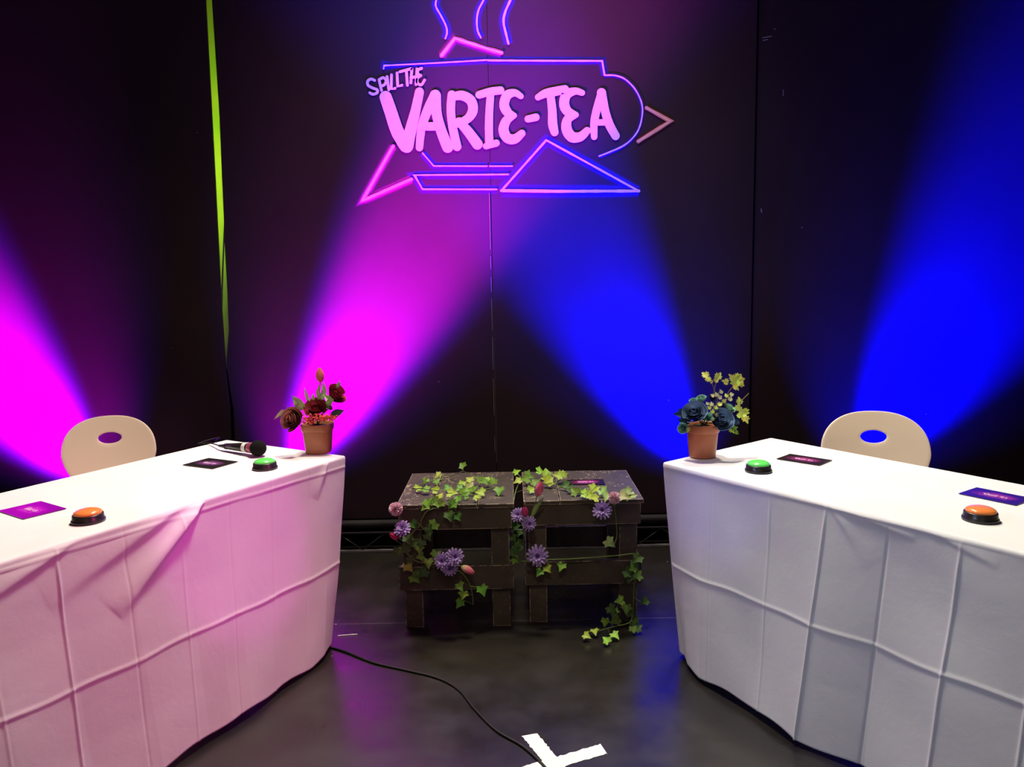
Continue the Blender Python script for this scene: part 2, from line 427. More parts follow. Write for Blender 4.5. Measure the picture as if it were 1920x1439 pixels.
LINES = [
 ('steam_line', [(505,-60),(490,0),(488,40),(515,90),(545,150),(552,190),(542,225)], 9, NEONW, H_BLUE, 42, 6),
 ('steam_line', [(790,-60),(765,0),(735,60),(725,120),(730,180),(748,220)], 9, NEONW, H_BLUE, 38, 6),
 ('steam_line', [(935,-60),(920,0),(890,70),(880,130),(895,200),(908,255)], 12, NEONW, H_BLUE, 44, 6),
 ('lid', [(520,325),(597,225),(785,285),(868,308)], 22, NEONP, H_PINK, 44, 0),
 ('rim_line', [(184,402),(187,382),(470,368),(785,350)], 7, NEONW, H_BLUE, 34, 0),
 ('rim_line', [(790,352),(1100,354),(1452,355),(1466,438)], 9, NEONW, H_BLUE, 36, 0),
 ('handle_line', [(1466,438),(1530,440),(1590,465),(1650,530),(1685,620),(1675,720),(1640,790),(1570,850),(1435,908)], 8, NEONW, H_BLUE, 24, 6),
 ('knob', [(1710,628),(1848,705),(1662,822)], 22, SALM, H_SALM, 30, 0),
 ('spout', [(240,850),(60,1168),(345,1042)], 20, NEONP, H_PINK, 40, 0),
 ('base_line', [(410,890),(475,965),(785,966)], 7, NEONW, H_BLUE, 34, 0),
 ('base_line', [(800,966),(930,966)], 7, NEONW, H_BLUE, 34, 0),
 ('base_line', [(908,1014),(363,1018),(410,1100),(840,1101)], 8, NEONW, H_BLUE, 38, 0),
 ('triangle', [(868,1108),(1128,815),(1660,1108)], 11, NEONW, H_BLUE, 46, 0),
 ('triangle', [(868,1108),(1200,1112),(1665,1110)], 16, NEONW, H_BLUE, 56, 0),
]
for i, (n_, pts, w, mat, hm, hw, sm) in enumerate(LINES):
    mb = MB(); ribbon(mb, mz(pts), w * PXW, WY - .0032 - .00005 * i, jit=.13, smooth=sm); o = part(mb, n_, mat)
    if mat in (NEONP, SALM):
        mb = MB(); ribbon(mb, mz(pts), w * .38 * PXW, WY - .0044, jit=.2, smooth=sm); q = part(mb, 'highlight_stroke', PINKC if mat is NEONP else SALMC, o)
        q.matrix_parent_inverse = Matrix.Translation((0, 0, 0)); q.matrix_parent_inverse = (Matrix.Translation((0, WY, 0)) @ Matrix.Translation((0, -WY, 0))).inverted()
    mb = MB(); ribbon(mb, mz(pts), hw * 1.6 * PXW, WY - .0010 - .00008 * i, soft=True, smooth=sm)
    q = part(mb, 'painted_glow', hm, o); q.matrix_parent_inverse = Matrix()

# ---------------------------------------------------------------- tables and cloths
TZ = .75
def table(C, F, E, name_label):
    """C near wall corner of the front edge, F direction along the front, E end vector"""
    t = empty('trestle_table', (C.x, C.y, 0), label=name_label, cat='table', group=None)
    E = E * .985; Lf = 1.76
    a = Vector((F.x * .01, F.y * .01)); 
    q = [a + E.normalized() * .012, a + F * Lf + E.normalized() * .012, a + F * Lf + E * .99, a + E * .99]
    mb = MB(); vs = [(p.x, p.y, TZ - .035) for p in q] + [(p.x, p.y, TZ - .006) for p in q]
    mb.add(vs, [(0,1,2,3)[::-1], (4,5,6,7), (0,1,5,4), (1,2,6,5), (2,3,7,6), (3,0,4,7)])
    mb.build('tabletop', simple('grey_tabletop', (.4, .38, .36), .5), t, smooth=False)
    for u in (.08, 1.68):
        for w in (.12, .88):
            p = F * u + E * w
            MB().tube([(p.x, p.y, 0), (p.x, p.y, TZ - .035)], .014, 10, 0).build('leg', STEEL, t)
        p = F * u + E * .12; r_ = F * u + E * .88
        MB().tube([(p.x, p.y, .12), (r_.x, r_.y, .12)], .010, 8, 0).build('crossbar', STEEL, t)
def smoothnoise(seed):
    rr = random.Random(seed); K = [(rr.uniform(2, 16), rr.uniform(2, 11), rr.uniform(0, 7), rr.uniform(.4, 1)) for _ in range(9)]
    return lambda u, v: sum(a * math.sin(f * u + g_ * v + p) for f, g_, p, a in K) / 5
def cloth(C, F, E, n, label, bottom, hz, mid, top, verts_, pleats, seed):
    """skirt grid round the perimeter, falling from the table edge"""
    C = Vector((C.x, C.y)); nf = Vector((n.x, n.y)); Lf = 1.8; W = E.length; Eu = E.normalized()
    rc = .03
    ns = 620
    # perimeter, densely sampled on the front: list of (top point, normal, s along front or None)
    per = []
    for i in range(ns + 1):
        s_ = Lf * i / ns; per.append((C + F * s_, nf, s_))
    for k in range(1, 10):
        a = k / 10; nn = (nf * math.cos(a*PI/2) + F * math.sin(a*PI/2)).normalized(); per.append((C + F * Lf, nn, None))
    for i in range(0, 31): per.append((C + F * Lf + E * i / 30, F, None))
    for k in range(1, 8):
        a = k / 8; nn = (F * math.cos(a*PI/2) + Eu * math.sin(a*PI/2)).normalized(); per.append((C + F * Lf + E, nn, None))
    for i in range(0, 61): per.append((C + E + F * (Lf * (1 - i / 60)), Eu, None))
    for k in range(1, 8):
        a = k / 8; nn = (Eu * math.cos(a*PI/2) - F * math.sin(a*PI/2)).normalized(); per.append((C + E, nn, None))
    for i in range(0, 31): per.append((C + E * (1 - i / 30), -F, None))
    for k in range(1, 12):
        a = k / 12; nn = (-F * math.cos(a*PI/2) + nf * math.sin(a*PI/2)).normalized(); per.append((C, nn, 'c%f' % a))
    N = len(per)
    def bot(s_):   # bottom outline relative to the front edge: (along, out)
        for (a0, b0, o0), (a1, b1, o1) in zip(bottom, bottom[1:]):
            if a0 <= s_ <= a1:
                t_ = (s_ - a0) / (a1 - a0); t2 = t_
                return b0 + (b1 - b0) * t2, o0 + (o1 - o0) * t2
        return bottom[-1][1] + s_ - bottom[-1][0], bottom[-1][2]
    nz = smoothnoise(seed)
    def tri(x, xs):  # zigzag across vertical creases
        pts = [-.2] + xs + [2.0]
        for i in range(len(pts) - 1):
            if pts[i] <= x <= pts[i+1]:
                t_ = (x - pts[i]) / (pts[i+1] - pts[i]); return (t_ if i % 2 == 0 else 1 - t_)
        return 0
    def disp(s_, z):
        d = 0; fall = TZ - z
        k = min(1, fall / .12)
        d += .0045 * nz(s_ * 1.3, z * 1.6) * k
        d += .009 * (tri(s_, [v[0] for v in verts_]) - .5) * min(1, fall / .45)
        for v0, v1, amp in verts_:
            vx = v0 + (v1 - v0) * (1 - z / .74)
            d += amp * math.exp(-((s_ - vx) / .004) ** 2) * min(1, fall / .08)
        zm = mid[0] + (mid[1] - mid[0]) * s_ / 1.4 + .0015 * math.sin(s_ * 9)
        d += .0032 * math.exp(-((z - zm) / .005) ** 2) + .003 * max(0, 1 - abs(z - zm) / .16)
        zt = top[0] + (top[1] - top[0]) * s_ / 1.4
        d += .0028 * math.exp(-((z - zt) / .003) ** 2)
        for (pa, pb, amp, wd) in pleats:
            ax, az = pa; bx, bz = pb
            L2 = (bx-ax)**2 + (bz-az)**2; t_ = ((s_-ax)*(bx-ax) + (z-az)*(bz-az)) / L2
            if -.15 < t_ < 1.3:
                tt = max(0, min(1, t_)); q = ((s_-ax)*(bz-az) - (z-az)*(bx-ax)) / math.sqrt(L2)
                w_ = wd * (.6 + 1.2 * tt); fade = (1 - tt) ** .6 * (1 if t_ > 0 else max(0, 1 + t_ / .15))
                f1 = math.exp(-(q / w_) ** 2) if q < 0 else math.exp(-(q / (w_ * .45)) ** 2)
                d += amp * f1 * fade * min(1, fall / .05 + .15)
        return d
    rows = []
    er = .010
    for k in range(5):
        a = (k / 4) * PI / 2; rows.append((er * math.sin(a), er * (1 - math.cos(a))))   # out, fall
    nt = 150
    for k in range(1, nt + 1): rows.append((er, er + (TZ - hz - er) * k / nt))
    vs = []
    for out, fall in rows:
        tt = fall / (TZ - hz); z = TZ - fall
        for (p, nn, s_) in per:
            inset = p
            if isinstance(s_, float):
                b, o = bot(s_); e_ = tt ** 1.15
                q = C + F * (s_ + (b - s_) * e_) + nf * (out + (o - er) * (e_ if e_ < 1 else 1))
                if fall > er * .9:
                    q = q + nf * disp(s_, z)
                hzv = hz + .006 * math.sin(s_ * 7 + seed) + .004 * math.sin(s_ * 23)
                zz = TZ - fall * (TZ - hzv) / (TZ - hz)
            elif isinstance(s_, str):
                a = float(s_[1:]); b, o = bot(0.0); e_ = tt ** 1.15
                q = C + F * (b * e_) + nn * out + (nf * (o - er) * e_) * a - F * ((.03) * e_ * (1 - a))
                if fall > er * .9: q = q + nf * disp(0, z) * a
                zz = z
            else:
                o = .03 * tt + .006 * math.sin(9 * (p.x + p.y * 1.7)) * tt
                q = p + nn * (out + o)
                if nn == -F: 
                    w = 1 - (p - C).dot(Eu) / W; b, _o = bot(0.0); q = q + F * (b + .0) * tt ** 1.15 * w
                    q = q
                zz = z
                if nn == Eu: zz = TZ - fall * .30
                elif nn in (F, -F) or True:
                    k_ = abs((p - C).dot(Eu)) / W; zz = TZ - fall * (1 - .7 * max(0, min(1, (k_ - .3) / .7))) if nn != Eu else zz
            vs.append((q.x, q.y, max(zz, .004)))
    nr = len(rows); fs = []
    for j_ in range(nr - 1):
        for i in range(N):
            a, b = j_*N+i, j_*N+(i+1) % N; fs.append((a, (j_+1)*N+i, (j_+1)*N+(i+1) % N, b))
    fs.append(tuple(range(N)))
    # orient: make sure top faces up
    m = MB(); m.add(vs, fs)
    o = m.build('tablecloth', CLOTH)
    import bmesh
    bm = bmesh.new(); bm.from_mesh(o.data); bmesh.ops.remove_doubles(bm, verts=bm.verts, dist=1e-5)
    bmesh.ops.recalc_face_normals(bm, faces=bm.faces)
    big = max(bm.faces, key=lambda f: f.calc_area())
    if big.normal.z < 0: bmesh.ops.reverse_faces(bm, faces=bm.faces)
    bm.to_mesh(o.data); bm.free()
    o.data.polygons.foreach_set('use_smooth', [True] * len(o.data.polygons))
    md = o.modifiers.new('solid', 'SOLIDIFY'); md.thickness = .0012; md.offset = -1
    tag(o, label, 'tablecloth')
    return o
CL = Vector((-.696, 3.158)); FL = Vector((-.4802, -.8772)); EL = Vector((-.607, .371)); NL = Vector((.8772, -.4802))
CR = Vector((.579, 2.938)); FR = Vector((.5568, -.8307)); ER = Vector((.535, .405)); NR = Vector((-.8307, -.5568))
table(CL, FL, EL, 'folding table hidden under the white cloth on the left, red bouquet on it')
table(CR, FR, ER, 'folding table hidden under the white cloth on the right, blue bouquet on it')
cloth(CL, FL, EL, NL, 'white paper cloth with pink tint and one diagonal pleat, on the left table',
      [(0, .17, .045), (.1, .26, .082), (.3, .42, .10), (.7, .75, .135), (1.1, 1.11, .13), (1.8, 1.8, .12)], .022,
      (.332, .358), (.706, .727), [(.21, .24, -.002), (.40, .44, .0025), (.60, .66, -.002), (.80, .85, .0025), (1.0, 1.045, -.002), (1.205, 1.24, .005), (1.4, 1.42, .002), (1.6, 1.6, .002)],
      [((.70, .755), (1.06, .50),   .030, .030), ((.80, .75), (1.25, .60), .012, .035), ((1.18, .735), (1.55, .62), .010, .03), ((.10, .75), (.17, .62), .008, .02)], 3)
cloth(CR, FR, ER, NR, 'white paper cloth with bluish grey folded squares, on the right table',
      [(0, .12, .012), (.08, .17, .05), (.2, .26, .085), (.45, .47, .10), (.7, .70, .135), (.9, .90, .095), (1.1, 1.10, .125), (1.8, 1.8, .12)], .022,
      (.362, .388), (.733, .745), [(.24, .25, -.001), (.49, .52, .0025), (.697, .70, .006), (.90, .89, -.003), (1.103, 1.095, .005), (1.30, 1.30, .004), (1.5, 1.5, .002)],
      [((.69, .752), (.98, .715), .012, .013), ((1.0, .75), (1.2, .70), .006, .014), ((.72, .74), (.86, .60), .004, .03)], 11)

# ---------------------------------------------------------------- stools
def stool(x0, x1, y0, y1, label):
    H = .54; w = x1 - x0; d = y1 - y0
    t = empty('pallet_stool', ((x0+x1)/2, (y0+y1)/2, 0), label=label, cat='stool')
    hx, hy = w/2, d/2; B = .003
    cuts = [-hx - .008, -hx + w * .30, -hx + w * .70, hx + .012]
    for i in range(3):
        MB().box((cuts[i] + .0015, -hy - .006, H - .018), (cuts[i+1] - .0015, hy + .006, H + random.uniform(-.001, .001))).build('top_plank', WOOD, t, smooth=False, bevel=.0015)
    lw = .075
    for sx in (-1, 1):
        for sy in (-1, 1):
            cx = sx * (hx - lw/2 - .012)
            if sy < 0: b = ((cx - lw/2, -hy + .022, 0), (cx + lw/2, -hy + .060, H - .018))
            else: b = ((cx - lw/2, hy - .060, 0), (cx + lw/2, hy - .022, H - .018))
            MB().box(*b).build('leg', WOOD, t, smooth=False, bevel=.0015)
    for sy in (-1, 1):
        y = sy * (hy - .011)
        MB().box((-hx, y - .010, .432), (hx, y + .010, H - .0185)).build('upper_rail', WOOD, t, smooth=False, bevel=.0015)
        MB().box((-hx - .006, y - .010 , .172), (hx + .004, y + .010, .275)).build('lower_rail', WOOD, t, smooth=False, bevel=.0015)
    for sx in (-1, 1):
        x = sx * (hx - .006)
        MB().box((x - .006, -hy + .061, .47), (x + .006, hy - .061, H - .019)).build('side_rail', WOOD, t, smooth=False, bevel=.0012)
        MB().box((x - .006, -hy + .022, .235), (x + .006, hy - .022, .262)).build('side_rail', WOOD, t, smooth=False, bevel=.0012)
    return t
stool(-.478, -.012, 3.15, 3.68, 'black painted pallet wood stool on the left, trailing ivy over its front')
stool(.045, .525, 3.18, 3.67, 'black painted pallet wood stool on the right, dark card on its top')

# ---------------------------------------------------------------- ivy
LEAFOUT = [(0,0),(.16,-.10),(.40,-.16),(.42,.08),(.62,.30),(.36,.42),(.22,.62),(0,1.0),(-.22,.62),(-.36,.42),(-.62,.30),(-.42,.08),(-.40,-.16),(-.16,-.10)]
def leaf(mb, M, s, col, out=LEAFOUT, fold=.18, pale=None):
    pts = [Vector((0, .3 * s, -.02 * s))] + [Vector((x*s, y*s, (abs(x)*fold + .10*math.sin(y*3) - .12*y*y)*s)) for x, y in out]
    n = len(out); pale = pale or [min(1, c*1.25) for c in col]
    cs = [tuple(pale)] + [tuple(c * random.uniform(.85, 1.1) for c in col) for _ in out]
    mb.add([M @ p for p in pts], [(0, i+1, (i+1) % n + 1) for i in range(n)], cs)
YL = (.46, .66, .07); GR = (.20, .40, .045); DG = (.065, .15, .028); PG = (.42, .56, .18)  # leaf greens also carry lit tops and shaded front leaves in their colour
def rnd(a): return random.uniform(-a, a)
def ivy(label, stems, leaves, origin):
    g_ = empty('ivy_garland', origin, label=label, cat='garland'); o = Vector(origin)
    mb = MB()
    for st in stems: mb.tube([p - o for p in st], .0022, 6, 5)
    mb.build('vine', STEMM, g_)
    mb = MB(); pt = mb
    allp = [p for st in stems for p in st]
    for (p, col, size, kind) in leaves:
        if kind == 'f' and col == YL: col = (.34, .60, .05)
        if kind == 't': n = Vector((rnd(.5), -.75 + rnd(.4), 1)); up = Vector((rnd(1), rnd(1), .2))
        elif kind == 'g': n = Vector((rnd(.3), -.5 + rnd(.3), 1)); up = Vector((rnd(1), rnd(1), .1))
        else: n = Vector((rnd(.5), -1, .5 + rnd(.3))); up = Vector((rnd(.8), 0, rnd(.5) - .6))
        M = frame(p - o, n, up)
        M = M @ Matrix.Translation((0, -.35 * size, 0))
        leaf(mb, M, size, [c * random.uniform(.8, 1.15) for c in col])
        q = min(allp, key=lambda a: (a - p).length)
        if (q - p).length < .12:
            pt.tube([M.translation, (M.translation + (q - o)) / 2 + Vector((0, 0, .006)), q - o], .0012, 5, 3, (.16, .22, .05))
    mb.build('foliage', LEAF, g_)
    return g_
T_ = lambda x, y, z=.556: atz(x, y, z)
Fl = lambda x, y, Y=3.128: aty(x, y, Y)
S = .040
left_stems = [
 [T_(868,884,.60), T_(845,893), T_(820,899), T_(790,908), T_(772,918)],
 [T_(940,920), T_(925,915), T_(905,920), T_(880,925), T_(862,932), T_(845,942,.55), Fl(820,952), Fl(800,960), Fl(791,975), Fl(788,985), Fl(775,998), Fl(765,1015), Fl(762,1035), Fl(775,1050), Fl(800,1058), Fl(830,1060), Fl(858,1070), Fl(872,1082), Fl(882,1100), Fl(886,1118), Fl(887,1135)],
 [T_(880,925), T_(870,912), T_(862,903)],
 [Fl(788,985), Fl(798,995), Fl(806,988)],
 [Fl(882,1100), Fl(895,1102), Fl(903,1106)],
]
Lv = []
for x, y, c_, z in [(867,873,GR,.615),(822,892,YL,.56),(798,902,GR,.56),(820,903,GR,.56),(784,916,YL,.56),(797,919,GR,.56),(816,919,YL,.56),(826,931,YL,.56),(847,925,YL,.57),(862,917,GR,.56),(871,922,GR,.565),(881,921,GR,.56),(890,917,GR,.56),(858,936,GR,.555),(880,900,YL,.57),(882,912,PG,.56),(899,899,GR,.57),(908,905,GR,.57),(924,902,GR,.57),(914,899,YL,.575),(901,924,YL,.56),(894,933,YL,.56),(936,921,GR,.56),(873,929,GR,.56),(838,916,GR,.56),(868,907,YL,.56)]:
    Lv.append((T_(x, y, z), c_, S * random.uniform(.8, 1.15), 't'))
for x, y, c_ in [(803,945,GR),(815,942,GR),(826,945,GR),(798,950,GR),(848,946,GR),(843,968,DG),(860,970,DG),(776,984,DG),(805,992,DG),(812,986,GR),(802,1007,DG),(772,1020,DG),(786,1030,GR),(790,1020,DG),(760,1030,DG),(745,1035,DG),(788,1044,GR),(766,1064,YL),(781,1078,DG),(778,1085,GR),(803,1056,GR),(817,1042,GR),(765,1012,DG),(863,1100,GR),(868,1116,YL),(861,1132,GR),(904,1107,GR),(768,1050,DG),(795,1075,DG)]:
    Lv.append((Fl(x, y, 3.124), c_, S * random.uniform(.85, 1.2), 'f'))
ivy('green ivy garland draped over the left pallet stool top and hanging down its front', left_stems, Lv, (-.25, 3.14, .545))
Fr = lambda x, y, Y=3.155: aty(x, y, Y)
gap = lambda x, y: aty(x, y, 3.21)
right_stems = [
 [T_(968,888,.57), T_(985,900), T_(1010,906), T_(1040,910), T_(1060,916), T_(1080,922), T_(1105,930), T_(1128,934), T_(1146,936,.55), Fr(1152,955), Fr(1156,985), Fr(1156,1010), Fr(1148,1028)],
 [T_(975,902), aty(966,925,3.3), gap(962,960), gap(963,1000), gap(966,1040), gap(975,1052), Fr(1000,1053), Fr(1030,1050), Fr(1060,1049), Fr(1110,1046), Fr(1160,1042), Fr(1192,1040), Fr(1196,1060), Fr(1190,1090), Fr(1188,1120), aty(1186,1150,3.14), atz(1180,1168,.03), atz(1150,1176,.012), atz(1122,1184,.01)],
 [T_(1010,906), T_(1016,895), T_(1028,889)], [T_(1040,910), T_(1045,900), T_(1050,893)],
 [aty(1188,1120,3.15), aty(1198,1128,3.15), aty(1206,1132,3.15)],
 [atz(1158,1175,.014), aty(1157,1160,3.12), aty(1150,1150,3.12)],
 [atz(1140,1180,.012), atz(1145,1192,.012), atz(1153,1194,.012)],
]
Lv = []
for x, y, c_, z in [(969,886,YL,.585),(971,903,YL,.57),(985,899,GR,.57),(991,893,GR,.575),(1012,884,YL,.58),(1024,887,YL,.58),(1025,899,YL,.575),(1030,903,YL,.57),(1047,892,YL,.58),(1056,890,YL,.58),(996,918,YL,.56),(1060,912,DG,.56),(1071,918,DG,.56),(1078,922,GR,.56),(1086,921,DG,.56),(1098,927,YL,.56),(1113,918,YL,.57),(1106,929,YL,.56),(1114,935,YL,.56),(1132,922,PG,.58),(1136,932,PG,.57),(1170,931,PG,.57),(1176,921,PG,.585),(1184,932,PG,.565),(1003,905,GR,.56)]:
    Lv.append((T_(x, y, z), c_, S * random.uniform(.85, 1.2), 't'))
for x, y, c_ in [(1143,1018,PG),(1012,1074,GR),(1027,1067,YL),(1053,1063,GR),(1194,1048,DG),(1186,1066,GR),(1180,1086,DG),(1195,1080,GR),(1178,1075,DG),(1190,1058,DG),(1162,1127,YL),(1175,1142,GR),(1150,1149,GR),(1147,1143,DG),(1154,1164,GR),(1208,1128,DG),(1134,1167,YL),(1192,1165,GR),(1184,1150,DG)]:
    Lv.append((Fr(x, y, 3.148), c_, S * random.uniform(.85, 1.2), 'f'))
for x, y, c_ in [(962,1010,DG),(972,1000,DG),(965,985,DG),(970,1030,DG),(960,1038,DG),(966,1050,GR),(975,1020,DG),(962,965,DG)]:
    Lv.append((gap(x, y), c_, S * random.uniform(.8, 1.1), 'f'))
for x, y, c_ in [(1197,1178,DG),(1188,1180,GR),(1115,1185,YL),(1100,1193,YL),(1153,1192,YL),(1137,1201,YL)]:
    Lv.append((atz(x, y, .022), c_, S * random.uniform(.85, 1.1), 'g'))
ivy('green ivy garland over the right pallet stool, its tail trailing onto the floor', right_stems, Lv, (.29, 3.2, .545))

# ---------------------------------------------------------------- flowers
def rose_mb(R, base, rim, n=22, seed=1, open_=1.0):
    rr = random.Random(seed); mb = MB()
    for i in range(n):
        f = (i + .5) / n; a0 = i * 2.15 + rr.uniform(-.2, .2)
        w = 1.35 - .25 * f; rad = R * (.08 + .60 * f); h = R * (1.0 - .22 * f) ; fl = R * .30 * f ** 1.6 * open_
        rs = rr.uniform(.93, 1.07); tw = rr.uniform(-.3, .3); h *= rr.uniform(.93, 1.05)
        def fn(u, v, a0=a0, w=w, rad=rad, h=h, fl=fl, rs=rs, tw=tw):
            uu = u * 2 - 1; wid = w * math.sin(min(1, .35 + v * .9) * PI / 2) * (1 - .12 * v ** 4)
            a = a0 + uu * wid + tw * v
            r_ = rad * (math.sin(min(1, v * 1.15) * PI / 2) ** .7) * rs + fl * v ** 3 + R * .05 * uu * uu * v
            z = h * v * (1 - .16 * uu ** 2 * v) - fl * .45 * v ** 4 - R * .45 * (1 - v) * f
            return (r_ * math.cos(a), r_ * math.sin(a), z)
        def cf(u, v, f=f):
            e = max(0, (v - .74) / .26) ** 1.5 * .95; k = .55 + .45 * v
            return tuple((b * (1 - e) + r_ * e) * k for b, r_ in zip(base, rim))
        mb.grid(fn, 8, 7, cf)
    return mb
def daisy_mb(R, col, tip, seed=1, layers=3):
    rr = random.Random(seed); mb = MB()
    for L in range(layers):
        n = 15 - 2 * L
        for k in range(n):
            a = 2*PI*(k + .5*L)/n + rr.uniform(-.08, .08); el = .12 + .42 * L + rr.uniform(-.1, .1); ln = R * (1 - .14 * L) * rr.uniform(.9, 1.05)
            def fn(u, v, a=a, el=el, ln=ln):
                uu = u*2-1; wd = ln * .15 * (math.sin(min(1, v*1.02+.06) * PI * .86 + .1) ** .55)
                r_ = ln * (.08 + .92 * v); x = r_ * math.cos(el); z = r_ * math.sin(el) + ln*.05*uu*uu - ln * .10 * v * v
                y = uu * wd
                return (x*math.cos(a) - y*math.sin(a), x*math.sin(a) + y*math.cos(a), z)
            mb.grid(fn, 2, 5, lambda u, v: tuple(c * (1 - v**1.5) * .8 + t * v**1.5 for c, t in zip(col, tip)))
    return mb
def pompom_mb(R, col, tip, seed=1, n=170):
    rr = random.Random(seed); mb = MB()
    for i in range(n):
        z = 1 - 2 * (i + .5) / n; rad = math.sqrt(1 - z*z); a = i * 2.39996
        d = Vector((rad*math.cos(a), rad*math.sin(a), z)); M = frame((0, 0, 0), d, (rr.uniform(-1, 1), rr.uniform(-1, 1), rr.uniform(-1, 1)))
        def fn(u, v, M=M):
            uu = u*2-1; return M @ Vector((uu * R * .11 * (.5 + v * .5) , R*.05*(uu*uu) + R * .06 * v * v, R * (.35 + .65*v)))
        mb.grid(fn, 2, 3, lambda u, v: tuple(c*(1-v)+t*v for c, t in zip(col, tip)))
    return mb
def tulip_mb(L, W, lo, hi):
    mb = MB()
    for k in range(6):
        a = k * PI / 3; ro = 1.0 if k % 2 else .94
        def fn(u, v, a=a, ro=ro):
            uu = u*2-1; prof = math.sin((v ** .8) * PI * .93 + .06) ** .75
            aa = a + uu * .75 * (1 - .75 * v ** 3); r_ = W * ro * prof * (1 - .06*uu*uu)
            return (r_*math.cos(aa), r_*math.sin(aa), L * v * (1 - .03*uu*uu))
        mb.grid(fn, 6, 9, lambda u, v: tuple(p*(1-min(1, v*1.7))+q*min(1, v*1.7) for p, q in zip(lo, hi)))
    return mb
def xf(mb, M):
    mb.v = [tuple(M @ Vector(v)) for v in mb.v]; return mb
PUR = (.24, .10, .50); PURT = (.66, .48, .86)
def flower(kind, p, n, size, label, stem_to, group=None, petal=None, **k):
    name = {'d': 'purple_daisy', 'p': 'pink_pompom_flower', 't': 'pink_tulip'}[kind]
    t = empty(name, p, label=label, cat='flower', group=group)
    n = Vector(n).normalized(); M = frame((0, 0, 0), n)
    if kind == 'd':
        xf(daisy_mb(size, PUR, PURT, k.get('seed', 1)), M).build('petals', PETAL, t)
        xf(MB().lathe([(size*.02, size*.02), (size*.14, size*.05), (size*.13, size*.2), (size*.05, size*.26)], 10), M).build('centre', simple('dark_purple_centre', (.09, .03, .15), .8), t)
        back = -n * size * .05
    elif kind == 'p':
        pompom_mb(size, (.55, .22, .30), (.98, .70, .76), k.get('seed', 1)).build('petals', PETAL, t); back = -n * size * .5
    else:
        L = size; q = -n * L * .5
        hi = k.get('hi', (.80, .16, .28)); lo = k.get('lo', (.75, .62, .35))
        xf(tulip_mb(L, L * .26, lo, hi), Matrix.Translation(q) @ M).build('petals', PETAL, t)
        back = q
    if stem_to is not None:
        e = Vector(stem_to) - Vector(p)
        MB().tube([back, (back + e) / 2 + Vector((0, 0, .004)) - n * .006, e], .0018, 6, 5).build('stem', STEMM, t)
    return t
flower('p', aty(742, 955, 3.13), (0, -1, .3), .029, 'pale pink pompom flower off the top left corner of the left stool', aty(752, 975, 3.14))
flower('d', aty(755, 992, 3.10), (-.25, -1, .9), .038, 'purple daisy beside the left leg of the left stool, below the pompom', aty(768, 1000, 3.125), seed=3)
flower('t', aty(739, 1006, 3.10), (-.55, -.5, .55), .052, 'deep pink tulip bud tucked under the upper left purple daisy', aty(760, 1020, 3.125), hi=(.62, .05, .16), lo=(.5, .06, .14))
flower('d', aty(830, 1052, 3.09), (-.35, -1, .35), .038, 'purple daisy at the left of the cluster on the left stool lower rail', aty(822, 1058, 3.124), seed=4)
flower('d', aty(852, 1045, 3.085), (.35, -1, .45), .040, 'purple daisy at the upper right of the cluster on the left stool', aty(845, 1058, 3.124), seed=5)
flower('d', aty(843, 1066, 3.085), (.1, -1, -.2), .036, 'purple daisy lowest in the cluster on the left stool lower rail', aty(842, 1062, 3.124), seed=6)
flower('t', aty(877, 1069, 3.09), (.85, -.35, -.32), .062, 'pink tulip bud pointing right beside the daisy cluster on the left stool', aty(855, 1060, 3.122), hi=(.85, .20, .28), lo=(.70, .75, .30))
t = flower('t', aty(1011, 917, 3.13), (.25, -.2, .95), .068, 'upright pink tulip with a long leaf at the right stool left corner', aty(998, 968, 3.155), hi=(.85, .16, .30), lo=(.85, .42, .42))
def blade(parent, pts, w, col, n=(0, -1, .3), name='leaf'):
    mb = MB(); P = [Vector(p) for p in pts]; N = Vector(n)
    def at(v):
        f = v * (len(P) - 1); i = min(int(f), len(P) - 2); return P[i].lerp(P[i+1], f - i)
    def fn(u, v):
        uu = u*2-1; d = (at(min(1, v+.01)) - at(max(0, v-.01))).normalized(); s_ = d.cross(N).normalized()
        return at(v) + s_ * uu * w * math.sin(PI * (v ** .8 * .94 + .05)) + N.normalized() * abs(uu) * w * .35
    mb.grid(fn, 4, 10, lambda u, v: tuple(c * (.8 + .4 * (1 - abs(u * 2 - 1))) for c in col)); return mb.build(name, LEAF, parent)
o0 = t.location.copy()
blade(t, [aty(996, 972, 3.14) - o0, aty(1006, 950, 3.13) - o0, aty(1020, 933, 3.12) - o0], .010, (.25, .36, .10))
flower('t', aty(984, 960, 3.12), (-.1, -.5, .9), .056, 'deep pink tulip bud between the two small daisies at the right stool corner', aty(990, 975, 3.15), hi=(.66, .06, .20), lo=(.6, .1, .25))
flower('d', aty(972, 966, 3.13), (-.3, -1, .5), .033, 'small purple daisy left of the tulip bud at the right stool corner', aty(980, 975, 3.155), seed=8)
flower('d', aty(992, 982, 3.12), (.2, -1, .1), .033, 'small purple daisy under the tulip bud at the right stool corner', aty(990, 978, 3.155), seed=9)
flower('d', aty(1008, 1043, 3.11), (-.1, -1, .3), .046, 'large purple daisy on the left end of the right stool lower rail', aty(1010, 1052, 3.153), seed=10)
flower('d', aty(1129, 957, 3.10), (-.15, -1, .4), .042, 'purple daisy hanging below the pompom on the right stool front edge', aty(1140, 965, 3.155), seed=12)
flower('p', aty(1152, 934, 3.09), (.1, -1, .5), .026, 'pale pink pompom flower on the front right edge of the right stool', aty(1153, 950, 3.15), seed=4)

